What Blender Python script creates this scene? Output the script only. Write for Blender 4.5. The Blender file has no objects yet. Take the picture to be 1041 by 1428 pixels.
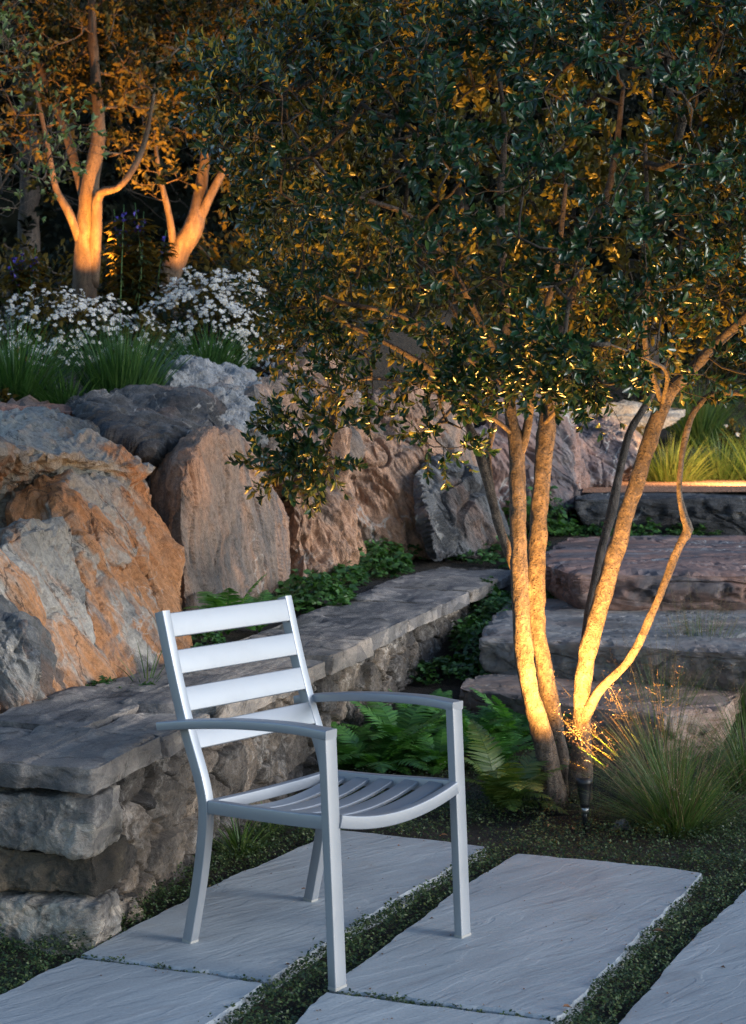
import bpy, bmesh, math, random
import numpy as np
from mathutils import Vector, Matrix

random.seed(7)
rng = np.random.default_rng(11)
S = bpy.context.scene
COL = S.collection
R = math.radians

# ------------------------------------------------------------------ camera
F_PX, W_PX, H_PX = 2250.0, 1041.0, 1428.0
CAM_H = 1.43
PITCH = math.atan(124.0 / F_PX)
cam_d = bpy.data.cameras.new('camera')
cam = bpy.data.objects.new('camera', cam_d)
COL.objects.link(cam)
cam.location = (0, 0, CAM_H)
cam.rotation_euler = (math.pi / 2 - PITCH, 0, 0)
cam_d.sensor_fit = 'VERTICAL'
cam_d.sensor_height = 36.0
cam_d.sensor_width = 36.0
cam_d.lens = F_PX / H_PX * 36.0
cam_d.clip_start = 0.05
cam_d.clip_end = 500
cam_d.dof.use_dof = True
cam_d.dof.focus_distance = 4.9
cam_d.dof.aperture_fstop = 8.0
S.camera = cam

# ------------------------------------------------------------------ sky and sun
SUN_EL, SUN_AZ = R(15), math.atan2(0.93, -0.36)      # azimuth from +Y towards +X
world = bpy.data.worlds.new('World')
S.world = world
world.use_nodes = True
wn = world.node_tree
bg = wn.nodes['Background']
sky = wn.nodes.new('ShaderNodeTexSky')
sky.sky_type = 'NISHITA'
sky.sun_disc = False
sky.sun_elevation = SUN_EL
sky.sun_rotation = SUN_AZ
sky.ozone_density = 2.2
sky.dust_density = 0.4
wn.links.new(sky.outputs[0], bg.inputs[0])
bg.inputs[1].default_value = 0.115
sun_d = bpy.data.lights.new('sun', 'SUN')
sun_d.energy = 1.25
sun_d.angle = R(22)
sun_d.color = (1.0, 0.99, 0.98)
sun = bpy.data.objects.new('sun', sun_d)
COL.objects.link(sun)
sd = Vector((math.sin(SUN_AZ) * math.cos(SUN_EL), math.cos(SUN_AZ) * math.cos(SUN_EL), math.sin(SUN_EL)))
sun.rotation_euler = sd.to_track_quat('Z', 'Y').to_euler()
sun.location = sd * 30

S.view_settings.view_transform = 'Standard'
S.view_settings.look = 'None'
S.view_settings.gamma = 1.0
S.view_settings.exposure = 1.27
S.render.engine = 'CYCLES'
S.cycles.use_denoising = True
S.cycles.denoising_prefilter = 'NONE'
S.cycles.max_bounces = 6
S.cycles.transparent_max_bounces = 6
S.cycles.sample_clamp_indirect = 4.0

# ------------------------------------------------------------------ pixel <-> place helpers (photo pixels, 1041 x 1428)
_c, _s = math.cos(PITCH), math.sin(PITCH)
def ray(px, py):
    u = (px - W_PX / 2) / F_PX
    v = (H_PX / 2 - py) / F_PX
    return np.array((u, _c + v * _s, -_s + v * _c))
def at(px, py, Y):
    d = ray(px, py)
    return np.array((0, 0, CAM_H)) + d * (Y / d[1])
def on(px, py, z=0.0):
    d = ray(px, py)
    return np.array((0, 0, CAM_H)) + d * ((z - CAM_H) / d[2])

# ------------------------------------------------------------------ numpy noise
def _hash(ix, iy, iz, seed):
    with np.errstate(over='ignore'):
        h = (ix.astype(np.int64) * 374761393 + iy.astype(np.int64) * 668265263 + iz.astype(np.int64) * 1274126177 + seed * 974634777) & 0xffffffff
        h = ((h ^ (h >> 13)) * 1274126177) & 0xffffffff
        h = ((h ^ (h >> 16)) * 2246822519) & 0xffffffff
        h = h ^ (h >> 15)
    return h
_G = np.array([(1,1,0),(-1,1,0),(1,-1,0),(-1,-1,0),(1,0,1),(-1,0,1),(1,0,-1),(-1,0,-1),(0,1,1),(0,-1,1),(0,1,-1),(0,-1,-1)], float)
def perlin(p, seed=0):
    p = np.asarray(p, float)
    i = np.floor(p).astype(np.int64)
    f = p - i
    u = f * f * f * (f * (f * 6 - 15) + 10)
    res = 0
    for dx in (0, 1):
        wx = u[:, 0] if dx else 1 - u[:, 0]
        for dy in (0, 1):
            wy = u[:, 1] if dy else 1 - u[:, 1]
            for dz in (0, 1):
                wz = u[:, 2] if dz else 1 - u[:, 2]
                g = _G[_hash(i[:, 0] + dx, i[:, 1] + dy, i[:, 2] + dz, seed) % 12]
                res = res + wx * wy * wz * (g[:, 0] * (f[:, 0] - dx) + g[:, 1] * (f[:, 1] - dy) + g[:, 2] * (f[:, 2] - dz))
    return res
def fbm(p, oct=4, seed=0, gain=0.5, lac=2.03):
    a, s, t = 1.0, 1.0, 0
    for k in range(oct):
        t = t + a * perlin(p * s, seed + k * 17)
        a *= gain
        s *= lac
    return t
def ridged(p, oct=4, seed=0):
    a, s, t = 1.0, 1.0, 0
    for k in range(oct):
        t = t + a * (1 - 2 * np.abs(perlin(p * s, seed + k * 13)))
        a *= 0.5
        s *= 2.1
    return t
def worley(p, seed=0):
    p = np.asarray(p, float)
    i = np.floor(p).astype(np.int64)
    n = len(p)
    f1 = np.full(n, 9.0); f2 = np.full(n, 9.0)
    cid = np.zeros(n, np.int64); vec = np.zeros((n, 3))
    for dx in (-1, 0, 1):
        for dy in (-1, 0, 1):
            for dz in (-1, 0, 1):
                c = i + np.array((dx, dy, dz))
                h = _hash(c[:, 0], c[:, 1], c[:, 2], seed)
                o = np.stack([(h & 1023) / 1023., ((h >> 10) & 1023) / 1023., ((h >> 20) & 1023) / 1023.], 1)
                d = c + o - p
                r = np.sqrt((d * d).sum(1))
                nearer = r < f1
                f2 = np.where(nearer, f1, np.minimum(f2, r))
                f1 = np.where(nearer, r, f1)
                cid = np.where(nearer, h, cid)
                vec = np.where(nearer[:, None], -d, vec)
    return f1, f2, cid, vec

def facets(p, seed=0, sharp=14.0, tilt=1.6):
    """continuous field of tilted flat facets with narrow creases between them"""
    p = np.asarray(p, float)
    i = np.floor(p).astype(np.int64)
    num = np.zeros(len(p)); den = np.zeros(len(p)); hid = np.zeros(len(p)); best = np.full(len(p), 1e9)
    for dx in (-1, 0, 1):
        for dy in (-1, 0, 1):
            for dz in (-1, 0, 1):
                c = i + np.array((dx, dy, dz))
                h = _hash(c[:, 0], c[:, 1], c[:, 2], seed)
                o = np.stack([(h & 1023) / 1023., ((h >> 10) & 1023) / 1023., ((h >> 20) & 1023) / 1023.], 1)
                d = p - c - o
                r2 = (d * d).sum(1)
                w = np.exp(-sharp * r2)
                h2 = _hash(c[:, 2], c[:, 0], c[:, 1], seed + 71)
                t = np.stack([(h2 & 1023) / 1023., ((h2 >> 10) & 1023) / 1023., ((h2 >> 20) & 1023) / 1023.], 1) - 0.5
                num += w * (((h2 >> 5) & 255) / 255. - 0.5 + tilt * 2 * (d * t).sum(1))
                den += w
                hid = np.where(r2 < best, ((h2 >> 12) & 255) / 255., hid)
                best = np.minimum(best, r2)
    return num / np.maximum(den, 1e-12), hid
# ------------------------------------------------------------------ mesh builder
class MB:
    def __init__(self):
        self.v, self.f3, self.f4, self.n = [], [], [], 0
        self.ng = []
    def add(self, v, quads=None, tris=None, ngons=None):
        v = np.asarray(v, float).reshape(-1, 3)
        if quads is not None and len(quads): self.f4.append(np.asarray(quads, np.int64) + self.n)
        if tris is not None and len(tris): self.f3.append(np.asarray(tris, np.int64) + self.n)
        for g in ngons or (): self.ng.append([int(k) + self.n for k in g])
        self.v.append(v)
        self.n += len(v)
        return self
    def build(self, name, mat, parent=None, origin=(0, 0, 0), smooth=True, attr=None):
        v = np.concatenate(self.v) - np.asarray(origin, float)
        me = bpy.data.meshes.new(name)
        idx, st, pos = [], [], 0
        for arrs, k in ((self.f3, 3), (self.f4, 4)):
            if arrs:
                a = np.concatenate(arrs)
                idx.append(a.ravel())
                st.append(pos + np.arange(len(a)) * k)
                pos += a.size
        for g in self.ng:
            idx.append(np.array(g)); st.append(np.array([pos])); pos += len(g)
        idx = np.concatenate(idx).astype(np.int32); st = np.concatenate(st).astype(np.int32)
        me.vertices.add(len(v)); me.vertices.foreach_set('co', v.astype(np.float32).ravel())
        me.loops.add(len(idx)); me.loops.foreach_set('vertex_index', idx)
        me.polygons.add(len(st)); me.polygons.foreach_set('loop_start', st)
        me.polygons.foreach_set('use_smooth', np.full(len(st), smooth, bool))
        me.update(calc_edges=True)
        if attr is not None:
            at_ = me.attributes.new('layer', 'FLOAT', 'POINT'); at_.data.foreach_set('value', np.asarray(attr, np.float32))
        else: me.validate()
        if mat: me.materials.append(mat)
        o = bpy.data.objects.new(name, me)
        COL.objects.link(o)
        if parent is not None: o.parent = parent
        else: o.location = origin
        return o
def tag(o, label=None, cat=None, group=None, kind=None):
    if label: o['label'] = label
    if cat: o['category'] = cat
    if group: o['group'] = group
    if kind: o['kind'] = kind
    return o
def empty(name, loc, label, cat, group=None, rz=0.0):
    o = bpy.data.objects.new(name, None)
    COL.objects.link(o)
    o.location = loc
    o.rotation_euler = (0, 0, rz)
    o.empty_display_size = 0.1
    return tag(o, label, cat, group)
def unit(a):
    a = np.asarray(a, float)
    return a / np.maximum(np.linalg.norm(a, axis=-1, keepdims=True), 1e-9)
def scatter(mb, tv, quads, tris, pos, xd, nd, sc):
    """copies of a template (x along xd, z along nd) at pos"""
    xd = unit(xd)
    nd = nd - xd * (nd * xd).sum(1, keepdims=True)
    nd = unit(nd)
    yd = np.cross(nd, xd)
    sc = np.asarray(sc, float)
    if sc.ndim == 1: sc = np.repeat(sc[:, None], 3, 1)
    t = tv[None] * sc[:, None, :]
    v = pos[:, None] + t[..., 0:1] * xd[:, None] + t[..., 1:2] * yd[:, None] + t[..., 2:3] * nd[:, None]
    n, k = len(pos), len(tv)
    off = (np.arange(n) * k)[:, None, None]
    mb.add(v.reshape(-1, 3), None if quads is None else (np.asarray(quads)[None] + off).reshape(-1, 4),
           None if tris is None else (np.asarray(tris)[None] + off).reshape(-1, 3))
def resample(path, step):
    path = np.asarray(path, float)
    d = np.linalg.norm(np.diff(path[:, :3], axis=0), axis=1)
    s = np.concatenate([[0], np.cumsum(d)])
    n = max(2, int(s[-1] / step) + 1)
    t = np.linspace(0, s[-1], n)
    return np.stack([np.interp(t, s, path[:, k]) for k in range(path.shape[1])], 1)
def spline(path, per=6):
    p = np.asarray(path, float)
    q = np.concatenate([[2 * p[0] - p[1]], p, [2 * p[-1] - p[-2]]])
    out = []
    for i in range(1, len(q) - 2):
        for t in np.linspace(0, 1, per, endpoint=False):
            a, b, c, d = q[i - 1], q[i], q[i + 1], q[i + 2]
            out.append(0.5 * ((2 * b) + (-a + c) * t + (2 * a - 5 * b + 4 * c - d) * t * t + (-a + 3 * b - 3 * c + d) * t ** 3))
    out.append(p[-1])
    return np.array(out)
def frames(p):
    t = unit(np.gradient(p, axis=0))
    n = np.zeros_like(p)
    a = np.array((1., 0, 0)) if abs(t[0][0]) < 0.8 else np.array((0, 1., 0))
    n[0] = unit(a - t[0] * a.dot(t[0]))
    for i in range(1, len(p)):
        k = n[i - 1] - t[i] * n[i - 1].dot(t[i])
        n[i] = unit(k)
    return t, n, np.cross(t, n)
def tube(mb, p, r, sides=8, rough=0.0, seed=0, fq=30.0):
    p = np.asarray(p, float)
    r = np.broadcast_to(np.asarray(r, float), (len(p),))
    t, n, b = frames(p)
    a = np.linspace(0, 2 * math.pi, sides, endpoint=False)
    ring = np.cos(a)[None, :, None] * n[:, None] + np.sin(a)[None, :, None] * b[:, None]
    v = (p[:, None] + ring * r[:, None, None])
    if rough:
        f = v.reshape(-1, 3)
        k = fbm(f * np.array((fq, fq, fq * 0.45)), 3, seed)
        k2 = fbm(f * np.array((9., 9., 5.)), 2, seed + 5)
        v = p[:, None] + ring * (r[:, None] * (1 + rough * (k + 0.9 * k2).reshape(len(p), sides)))[..., None]
    m = len(p)
    i = np.arange(m - 1)[:, None] * sides
    j = np.arange(sides)[None]
    q = np.stack([i + j, i + (j + 1) % sides, i + sides + (j + 1) % sides, i + sides + j], -1).reshape(-1, 4)
    mb.add(v.reshape(-1, 3), q, None, [list(range(sides))[::-1], [(m - 1) * sides + k for k in range(sides)]])
def rect_sweep(mb, path, w, h, side, rad=0.003, seg=3):
    """rounded rectangular tube: w along 'side', h across; path (n,3)"""
    p = np.asarray(path, float)
    t = unit(np.gradient(p, axis=0))
    sd_ = np.asarray(side, float)
    sdv = unit(sd_[None] - t * (t @ sd_)[:, None])
    up = np.cross(t, sdv)
    prof = []
    for cx, cy, a0 in ((w/2-rad, h/2-rad, 0), (-w/2+rad, h/2-rad, 90), (-w/2+rad, -h/2+rad, 180), (w/2-rad, -h/2+rad, 270)):
        for k in range(seg + 1):
            a = R(a0 + 90 * k / seg)
            prof.append((cx + rad * math.cos(a), cy + rad * math.sin(a)))
    prof = np.array(prof)
    v = p[:, None] + prof[None, :, 0:1] * sdv[:, None] + prof[None, :, 1:2] * up[:, None]
    n, m = len(prof), len(p)
    i = np.arange(m - 1)[:, None] * n
    j = np.arange(n)[None]
    q = np.stack([i + j, i + (j + 1) % n, i + n + (j + 1) % n, i + n + j], -1).reshape(-1, 4)
    mb.add(v.reshape(-1, 3), q)
    mb.add(v[0], ngons=[list(range(n))[::-1]])
    mb.add(v[-1], ngons=[list(range(n))])
def lathe(mb, prof, base, axis, sides=28):
    axis = unit(axis)
    a = np.array((1., 0, 0)) if abs(axis[0]) < 0.8 else np.array((0, 1., 0))
    n = unit(a - axis * a.dot(axis)); b = np.cross(axis, n)
    th = np.linspace(0, 2 * math.pi, sides, endpoint=False)
    prof = np.asarray(prof, float)
    v = np.asarray(base)[None, None] + prof[:, None, 0:1] * (np.cos(th)[None, :, None] * n + np.sin(th)[None, :, None] * b) + prof[:, None, 1:2] * axis
    m = len(prof)
    i = np.arange(m - 1)[:, None] * sides
    j = np.arange(sides)[None]
    q = np.stack([i + j, i + (j + 1) % sides, i + sides + (j + 1) % sides, i + sides + j], -1).reshape(-1, 4)
    mb.add(v.reshape(-1, 3), q)

# ------------------------------------------------------------------ materials
class MT:
    def __init__(self, name):
        self.m = bpy.data.materials.new(name)
        self.m.use_nodes = True
        self.t = self.m.node_tree
        self.b = self.t.nodes['Principled BSDF']
        self.out = self.t.nodes['Material Output']
    def n(self, typ, **kw):
        nd = self.t.nodes.new('ShaderNode' + typ)
        ins = kw.pop('ins', {})
        for k, v in kw.items(): setattr(nd, k, v)
        for k, v in ins.items(): self.set(nd.inputs[k], v)
        return nd
    def set(self, sock, v):
        if isinstance(v, bpy.types.NodeSocket): self.t.links.new(v, sock)
        else: sock.default_value = v
    def mul(self, vec, s):
        nd = self.n('Mapping'); self.set(nd.inputs[0], vec); nd.inputs['Scale'].default_value = s
        return nd.outputs[0]
    def noise(self, vec, scale, detail=6, rough=0.6, dist=0.0):
        nd = self.n('TexNoise', ins={'Vector': vec, 'Scale': scale, 'Detail': detail, 'Roughness': rough, 'Distortion': dist})
        return nd.outputs['Fac']
    def voro(self, vec, scale, feature='F1'):
        nd = self.n('TexVoronoi', feature=feature, ins={'Vector': vec, 'Scale': scale})
        return nd
    def ramp(self, fac, stops, interp='LINEAR'):
        nd = self.n('ValToRGB')
        nd.color_ramp.interpolation = interp
        e = nd.color_ramp.elements
        while len(e) < len(stops): e.new(0.5)
        for k, (p, c) in enumerate(stops):
            e[k].position = p
            e[k].color = (c, c, c, 1) if not hasattr(c, '__len__') else (*c, 1)
        self.set(nd.inputs[0], fac)
        return nd.outputs[0]
    def mix(self, fac, a, b, mode='MIX'):
        nd = self.n('Mix', data_type='RGBA', blend_type=mode)
        self.set(nd.inputs[0], fac)
        for s_, v in ((nd.inputs[6], a), (nd.inputs[7], b)):
            self.set(s_, (*v, 1) if not isinstance(v, bpy.types.NodeSocket) else v)
        return nd.outputs[2]
    def math(self, op, a, b=0.0):
        nd = self.n('Math', operation=op)
        self.set(nd.inputs[0], a); self.set(nd.inputs[1], b)
        return nd.outputs[0]
    def bump(self, h, strength=0.5, dist=0.02, prev=None):
        nd = self.n('Bump', ins={'Height': h, 'Strength': strength, 'Distance': dist})
        if prev is not None: self.set(nd.inputs['Normal'], prev)
        return nd.outputs[0]
    def obj(self):
        tc = self.n('TexCoord')
        return tc.outputs['Object']
    def rnd_obj(self):
        """object coordinates shifted by a random amount per object"""
        tc = self.n('TexCoord'); oi = self.n('ObjectInfo')
        m = self.math('MULTIPLY', oi.outputs['Random'], 37.0)
        a = self.n('VectorMath', operation='ADD')
        self.set(a.inputs[0], tc.outputs['Object']); self.set(a.inputs[1], m)
        return a.outputs[0], oi.outputs['Random']
    def base(self, c): self.set(self.b.inputs['Base Color'], (*c, 1) if not isinstance(c, bpy.types.NodeSocket) else c)
    def rough(self, v): self.set(self.b.inputs['Roughness'], v)
    def normal(self, v): self.set(self.b.inputs['Normal'], v)
    def spec(self, v): self.set(self.b.inputs['Specular IOR Level'], v)

def leaf_mat(name, cols, rough=0.38, trans=0.25, tcol=None, spec=0.5, under=None):
    m = MT(name)
    g = m.n('NewGeometry')
    st = [(k / max(1, len(cols) - 1), c) for k, c in enumerate(cols)]
    col = m.ramp(g.outputs['Random Per Island'], st)
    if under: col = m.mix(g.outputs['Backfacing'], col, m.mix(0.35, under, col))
    m.base(col); m.rough(rough); m.spec(spec)
    tr = m.n('BsdfTranslucent')
    m.set(tr.inputs[0], m.mix(1.0, col, tcol or (1.3, 1.5, 0.6), 'MULTIPLY'))
    mx = m.n('MixShader')
    mx.inputs[0].default_value = trans
    m.t.links.new(m.b.outputs[0], mx.inputs[1]); m.t.links.new(tr.outputs[0], mx.inputs[2])
    m.t.links.new(mx.outputs[0], m.out.inputs[0])
    return m.m

def rock_mat(name, slate=(0.12, 0.135, 0.155), pale=(0.24, 0.25, 0.26), rust=(0.36, 0.17, 0.075), dark=(0.035, 0.03, 0.03),
             rust_at=0.5, pale_at=0.5, grain=(1, 1, 0.35), tilt=(0, 0, 0), vein=0.5, spots=0.5, soft=0.12, low=0.0, bs=1.0, det=1.0):
    m = MT(name)
    v, rnd = m.rnd_obj()
    mp = m.n('Mapping', vector_type='TEXTURE'); m.set(mp.inputs[0], v)
    mp.inputs['Rotation'].default_value = tilt
    mp.inputs['Scale'].default_value = tuple(1 / k for k in grain)
    g = mp.outputs[0]
    la = m.n('Attribute', attribute_name='layer').outputs['Fac']
    la = m.math('MULTIPLY', m.math('SUBTRACT', la, 0.5), 0.30)
    if low:
        zz = m.n('SeparateXYZ', ins={0: m.obj()}).outputs[2]
        la = m.math('ADD', la, m.math('MULTIPLY', m.math('SUBTRACT', 0.62, zz), low))
    a = m.noise(g, 3.2, 12, 0.72, 0.5)
    b = m.noise(g, 1.7, 12, 0.70, 0.7)
    c = m.noise(g, 9.0, 8, 0.7, 0.3)
    col = m.mix(m.ramp(m.math('SUBTRACT', a, m.math('MULTIPLY', la, 0.7)), [(pale_at - 0.10, 0), (pale_at + 0.10, 1)]), slate, pale)
    rf = m.ramp(m.math('ADD', b, la), [(rust_at - soft, 0), (rust_at + soft, 1)])
    rc = m.mix(m.ramp(c, [(0.35, 0), (0.7, 1)]), rust, tuple(min(0.6, k * 1.15 + 0.10) for k in rust))
    col = m.mix(rf, col, rc)
    ck = m.noise(g, 3.0, 7, 0.62, 0.9)
    ckf = m.ramp(m.math('ABSOLUTE', m.math('SUBTRACT', ck, 0.47)), [(0.0, 1), (0.012, 0)])
    ckm = m.ramp(m.noise(v, 2.7, 3), [(0.42, 0), (0.55, 1)])
    ckf = m.math('MULTIPLY', ckf, ckm)
    col = m.mix(m.math('MULTIPLY', ckf, 0.85), col, dark)
    wp = m.noise(g, 22.0, 8, 0.78, 0.3)
    col = m.mix(m.ramp(wp, [(0.60, 0), (0.70, 0.6 * det)]), col, tuple(min(0.62, k * 1.7 + 0.06) for k in pale))
    sp = m.noise(g, 19.0, 8, 0.78, 0.4)
    col = m.mix(m.math('MULTIPLY', m.ramp(sp, [(0.60, 0), (0.69, 1)]), spots * det), col, dark)
    big = m.noise(v, 1.1, 5, 0.6)
    col = m.mix(m.ramp(big, [(0.33, 0.75), (0.5, 0)]), col, tuple(k * 0.45 for k in slate))
    vn = m.noise(v, 2.4, 5, 0.55, 1.2)
    vf = m.ramp(m.math('ABSOLUTE', m.math('SUBTRACT', vn, 0.5)), [(0.0, 1), (0.014, 0)])
    vmask = m.ramp(m.noise(v, 1.9, 3), [(0.5, 0), (0.62, 1)])
    col = m.mix(m.math('MULTIPLY', m.math('MULTIPLY', vf, vmask), vein), col, (0.5, 0.49, 0.47))
    fine = m.noise(v, 42, 8, 0.8)
    col = m.mix(0.75 * det, col, m.ramp(fine, [(0.3, 0.35), (0.7, 1.6)]), 'MULTIPLY')
    m.base(col)
    m.rough(m.ramp(c, [(0.3, 0.55), (0.7, 0.85)]))
    m.spec(0.35)
    vo = m.voro(m.mul(g, (1, 1, 1)), 5.0, 'DISTANCE_TO_EDGE')
    cr = m.ramp(vo.outputs['Distance'], [(0.0, 0), (0.035, 1)])
    n1 = m.bump(ckf, -0.6 * bs, 0.02)
    n2 = m.bump(sp, 0.8 * bs, 0.026, n1)
    n3 = m.bump(m.noise(g, 48, 9, 0.78), 0.8 * bs, 0.012, n2)
    m.normal(n3)
    return m.m

M = {}
def mk():
    # soil
    m = MT('soil'); v = m.obj()
    n = m.noise(v, 22, 8, 0.7)
    m.base(m.ramp(n, [(0.3, (0.010, 0.008, 0.006)), (0.6, (0.035, 0.026, 0.018)), (0.8, (0.07, 0.05, 0.035))]))
    m.rough(0.95); m.normal(m.bump(m.noise(v, 55, 7, 0.7), 0.9, 0.03)); M['soil'] = m.m
    # paving slab
    m = MT('sandstone'); v, rnd = m.rnd_obj()
    mp = m.n('Mapping', vector_type='TEXTURE'); m.set(mp.inputs[0], v)
    mp.inputs['Rotation'].default_value = (0, 0, R(40)); mp.inputs['Scale'].default_value = (5.0, 1.0, 1)
    g = mp.outputs[0]
    big = m.noise(v, 1.6, 5, 0.55)
    st = m.noise(g, 9, 7, 0.62, 0.4)
    ripple = m.noise(g, 16, 4, 0.5, 1.2)
    col = m.ramp(st, [(0.3, (0.29, 0.318, 0.338)), (0.55, (0.36, 0.392, 0.412)), (0.75, (0.44, 0.468, 0.482))])
    col = m.mix(m.ramp(big, [(0.35, 0.35), (0.65, 0)]), col, (0.20, 0.205, 0.215))
    col = m.mix(m.ramp(m.noise(v, 5, 4, 0.6), [(0.62, 0), (0.8, 0.5)]), col, (0.30, 0.255, 0.20))
    fine = m.noise(v, 160, 4, 0.7)
    col = m.mix(0.4, col, m.ramp(fine, [(0.25, 0.6), (0.75, 1.35)]), 'MULTIPLY')
    col = m.mix(m.ramp(m.noise(v, 38, 3, 0.6), [(0.72, 0), (0.78, 0.7)]), col, (0.08, 0.075, 0.07))
    col = m.mix(m.ramp(m.noise(g, 13, 6, 0.7, 0.3), [(0.56, 0), (0.66, 0.45)]), col, (0.2, 0.205, 0.215))
    col = m.mix(1.0, col, m.ramp(rnd, [(0, (0.9, 0.91, 0.93)), (1, (1.07, 1.06, 1.05))]), 'MULTIPLY')
    m.base(col); m.rough(0.62); m.spec(0.4)
    edge = m.ramp(ripple, [(0.47, 0), (0.53, 1)])
    n1 = m.bump(edge, 0.25, 0.004)
    n2 = m.bump(st, 0.25, 0.012, n1)
    m.normal(m.bump(m.noise(v, 90, 6, 0.7), 0.25, 0.003, n2)); M['slab'] = m.m
    # wall stones
    def wallm(name, cols, patch, pv, rgh=0.85, at_=0.55, bs=1.0):
        m = MT(name); v, rnd = m.rnd_obj()
        vo = m.n('TexVoronoi', feature='F1', ins={'Vector': m.mul(v, (1, 1, 1.5)), 'Scale': 5.0})
        a = m.noise(v, 6, 9, 0.7, 0.6)
        col = m.ramp(a, [(0.28, cols[0]), (0.5, cols[1]), (0.72, cols[2])])
        col = m.mix(0.75, col, m.ramp(m.n('SeparateColor', ins={0: vo.outputs['Color']}).outputs[0], [(0, (0.5, 0.5, 0.54)), (0.5, (0.95, 0.9, 0.86)), (1, (1.5, 1.4, 1.3))]), 'MULTIPLY')
        p = m.noise(v, 11, 8, 0.75, 0.8)
        big = m.noise(v, 2.2, 3, 0.5)
        pf = m.math('MULTIPLY', m.ramp(p, [(at_ - 0.05, 0), (at_ + 0.07, 1)]), m.ramp(big, [(0.4, 0.15), (0.6, 1)]))
        col = m.mix(m.math('MULTIPLY', pf, pv), col, patch)
        dk = m.noise(v, 8, 8, 0.75, 1.0)
        col = m.mix(m.ramp(dk, [(0.54, 0), (0.66, 0.85)]), col, (0.018, 0.016, 0.014))
        lich = m.noise(v, 16, 6, 0.7)
        col = m.mix(m.ramp(lich, [(0.66, 0), (0.74, 0.35)]), col, (0.13, 0.12, 0.05))
        col = m.mix(0.5, col, m.ramp(m.noise(v, 110, 5, 0.75), [(0.25, 0.4), (0.75, 1.5)]), 'MULTIPLY')
        col = m.mix(1.0, col, m.ramp(rnd, [(0, (0.72, 0.74, 0.78)), (0.5, (1.0, 0.98, 0.96)), (1, (1.35, 1.28, 1.2))]), 'MULTIPLY')
        m.base(col); m.rough(rgh)
        la = m.n('Attribute', attribute_name='layer').outputs['Fac']
        col = m.mix(1.0, col, m.ramp(la, [(0, (0.55, 0.56, 0.6)), (0.5, (0.95, 0.93, 0.9)), (1, (1.6, 1.5, 1.4))]), 'MULTIPLY')
        m.base(col)
        n1 = m.bump(dk, 0.7 * bs, 0.03)
        m.normal(m.bump(m.noise(v, 70, 8, 0.78), 0.8, 0.014 * (0.5 + 0.5 * bs), n1))
        return m.m
    M['wall_face'] = wallm('rubble_face', [(0.04, 0.037, 0.035), (0.12, 0.107, 0.095), (0.21, 0.18, 0.15)], (0.52, 0.49, 0.46), 0.95)
    M['quoin_white'] = wallm('whitened_stone', [(0.12, 0.12, 0.12), (0.27, 0.265, 0.255), (0.42, 0.41, 0.40)], (0.5, 0.49, 0.47), 0.8)
    M['quoin_brown'] = wallm('brown_stone', [(0.05, 0.045, 0.035), (0.10, 0.085, 0.065), (0.17, 0.14, 0.10)], (0.22, 0.20, 0.17), 0.4)
    M['cap'] = wallm('cap_stone', [(0.105, 0.106, 0.112), (0.19, 0.188, 0.19), (0.28, 0.27, 0.262)], (0.36, 0.34, 0.32), 0.5, at_=0.6, bs=0.3)
    # rocks
    M['rock_A'] = rock_mat('slate_rusty', pale=(0.46, 0.43, 0.39), rust=(0.46, 0.20, 0.075), rust_at=0.485, pale_at=0.46, grain=(1.6, 1.6, 0.5), tilt=(R(22), R(-28), 0), spots=0.9, vein=0.7, soft=0.06, low=0.22)
    M['rock_B'] = rock_mat('slate_pink', slate=(0.11, 0.115, 0.125), pale=(0.25, 0.19, 0.155), rust=(0.37, 0.20, 0.115), soft=0.08, rust_at=0.49, pale_at=0.5, grain=(1.6, 1.6, 0.35), tilt=(R(10), R(-14), 0), spots=0.35, vein=0.8)
    M['rock_grey'] = rock_mat('slate_grey', slate=(0.12, 0.135, 0.155), pale=(0.25, 0.265, 0.285), rust=(0.20, 0.125, 0.085), rust_at=0.62, pale_at=0.46, grain=(1, 1, 0.6), spots=0.25, vein=0.6)
    M['rock_grey2'] = rock_mat('slate_cleft', slate=(0.06, 0.065, 0.075), pale=(0.16, 0.165, 0.175), rust=(0.20, 0.11, 0.075), rust_at=0.58, pale_at=0.5, grain=(1.6, 1.6, 0.4), tilt=(0, R(-35), 0), spots=0.5, vein=0.5)
    M['rock_dark'] = rock_mat('slate_dark', slate=(0.035, 0.038, 0.045), pale=(0.10, 0.105, 0.115), rust=(0.16, 0.10, 0.08), rust_at=0.66, pale_at=0.55, grain=(0.6, 0.6, 1.5), spots=0.3, vein=0.7)
    M['rock_red'] = rock_mat('slate_red', slate=(0.12, 0.09, 0.085), pale=(0.2, 0.15, 0.135), rust=(0.28, 0.12, 0.075), rust_at=0.45, pale_at=0.5, grain=(1, 1, 1.6), spots=0.3, vein=0.3)
    M['rock_purple'] = rock_mat('slate_purple', slate=(0.09, 0.078, 0.085), pale=(0.19, 0.165, 0.17), bs=0.22, det=0.4, rust=(0.22, 0.115, 0.085), rust_at=0.55, pale_at=0.55, grain=(1.2, 1.2, 0.7), tilt=(0, R(30), 0), spots=0.3, vein=0.9)
    M['rock_step'] = rock_mat('slate_step', slate=(0.12, 0.112, 0.108), pale=(0.25, 0.235, 0.225), rust=(0.24, 0.15, 0.11), bs=0.22, det=0.4, rust_at=0.53, pale_at=0.5, grain=(0.7, 0.7, 1.6), spots=0.35, vein=0.4)
    M['rock_pale'] = rock_mat('pale_stone', slate=(0.22, 0.2, 0.18), pale=(0.38, 0.35, 0.31), rust=(0.34, 0.25, 0.17), rust_at=0.5, pale_at=0.45, vein=0.1, spots=0.2)
    # gravel
    m = MT('red_gravel'); v = m.obj()
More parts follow.
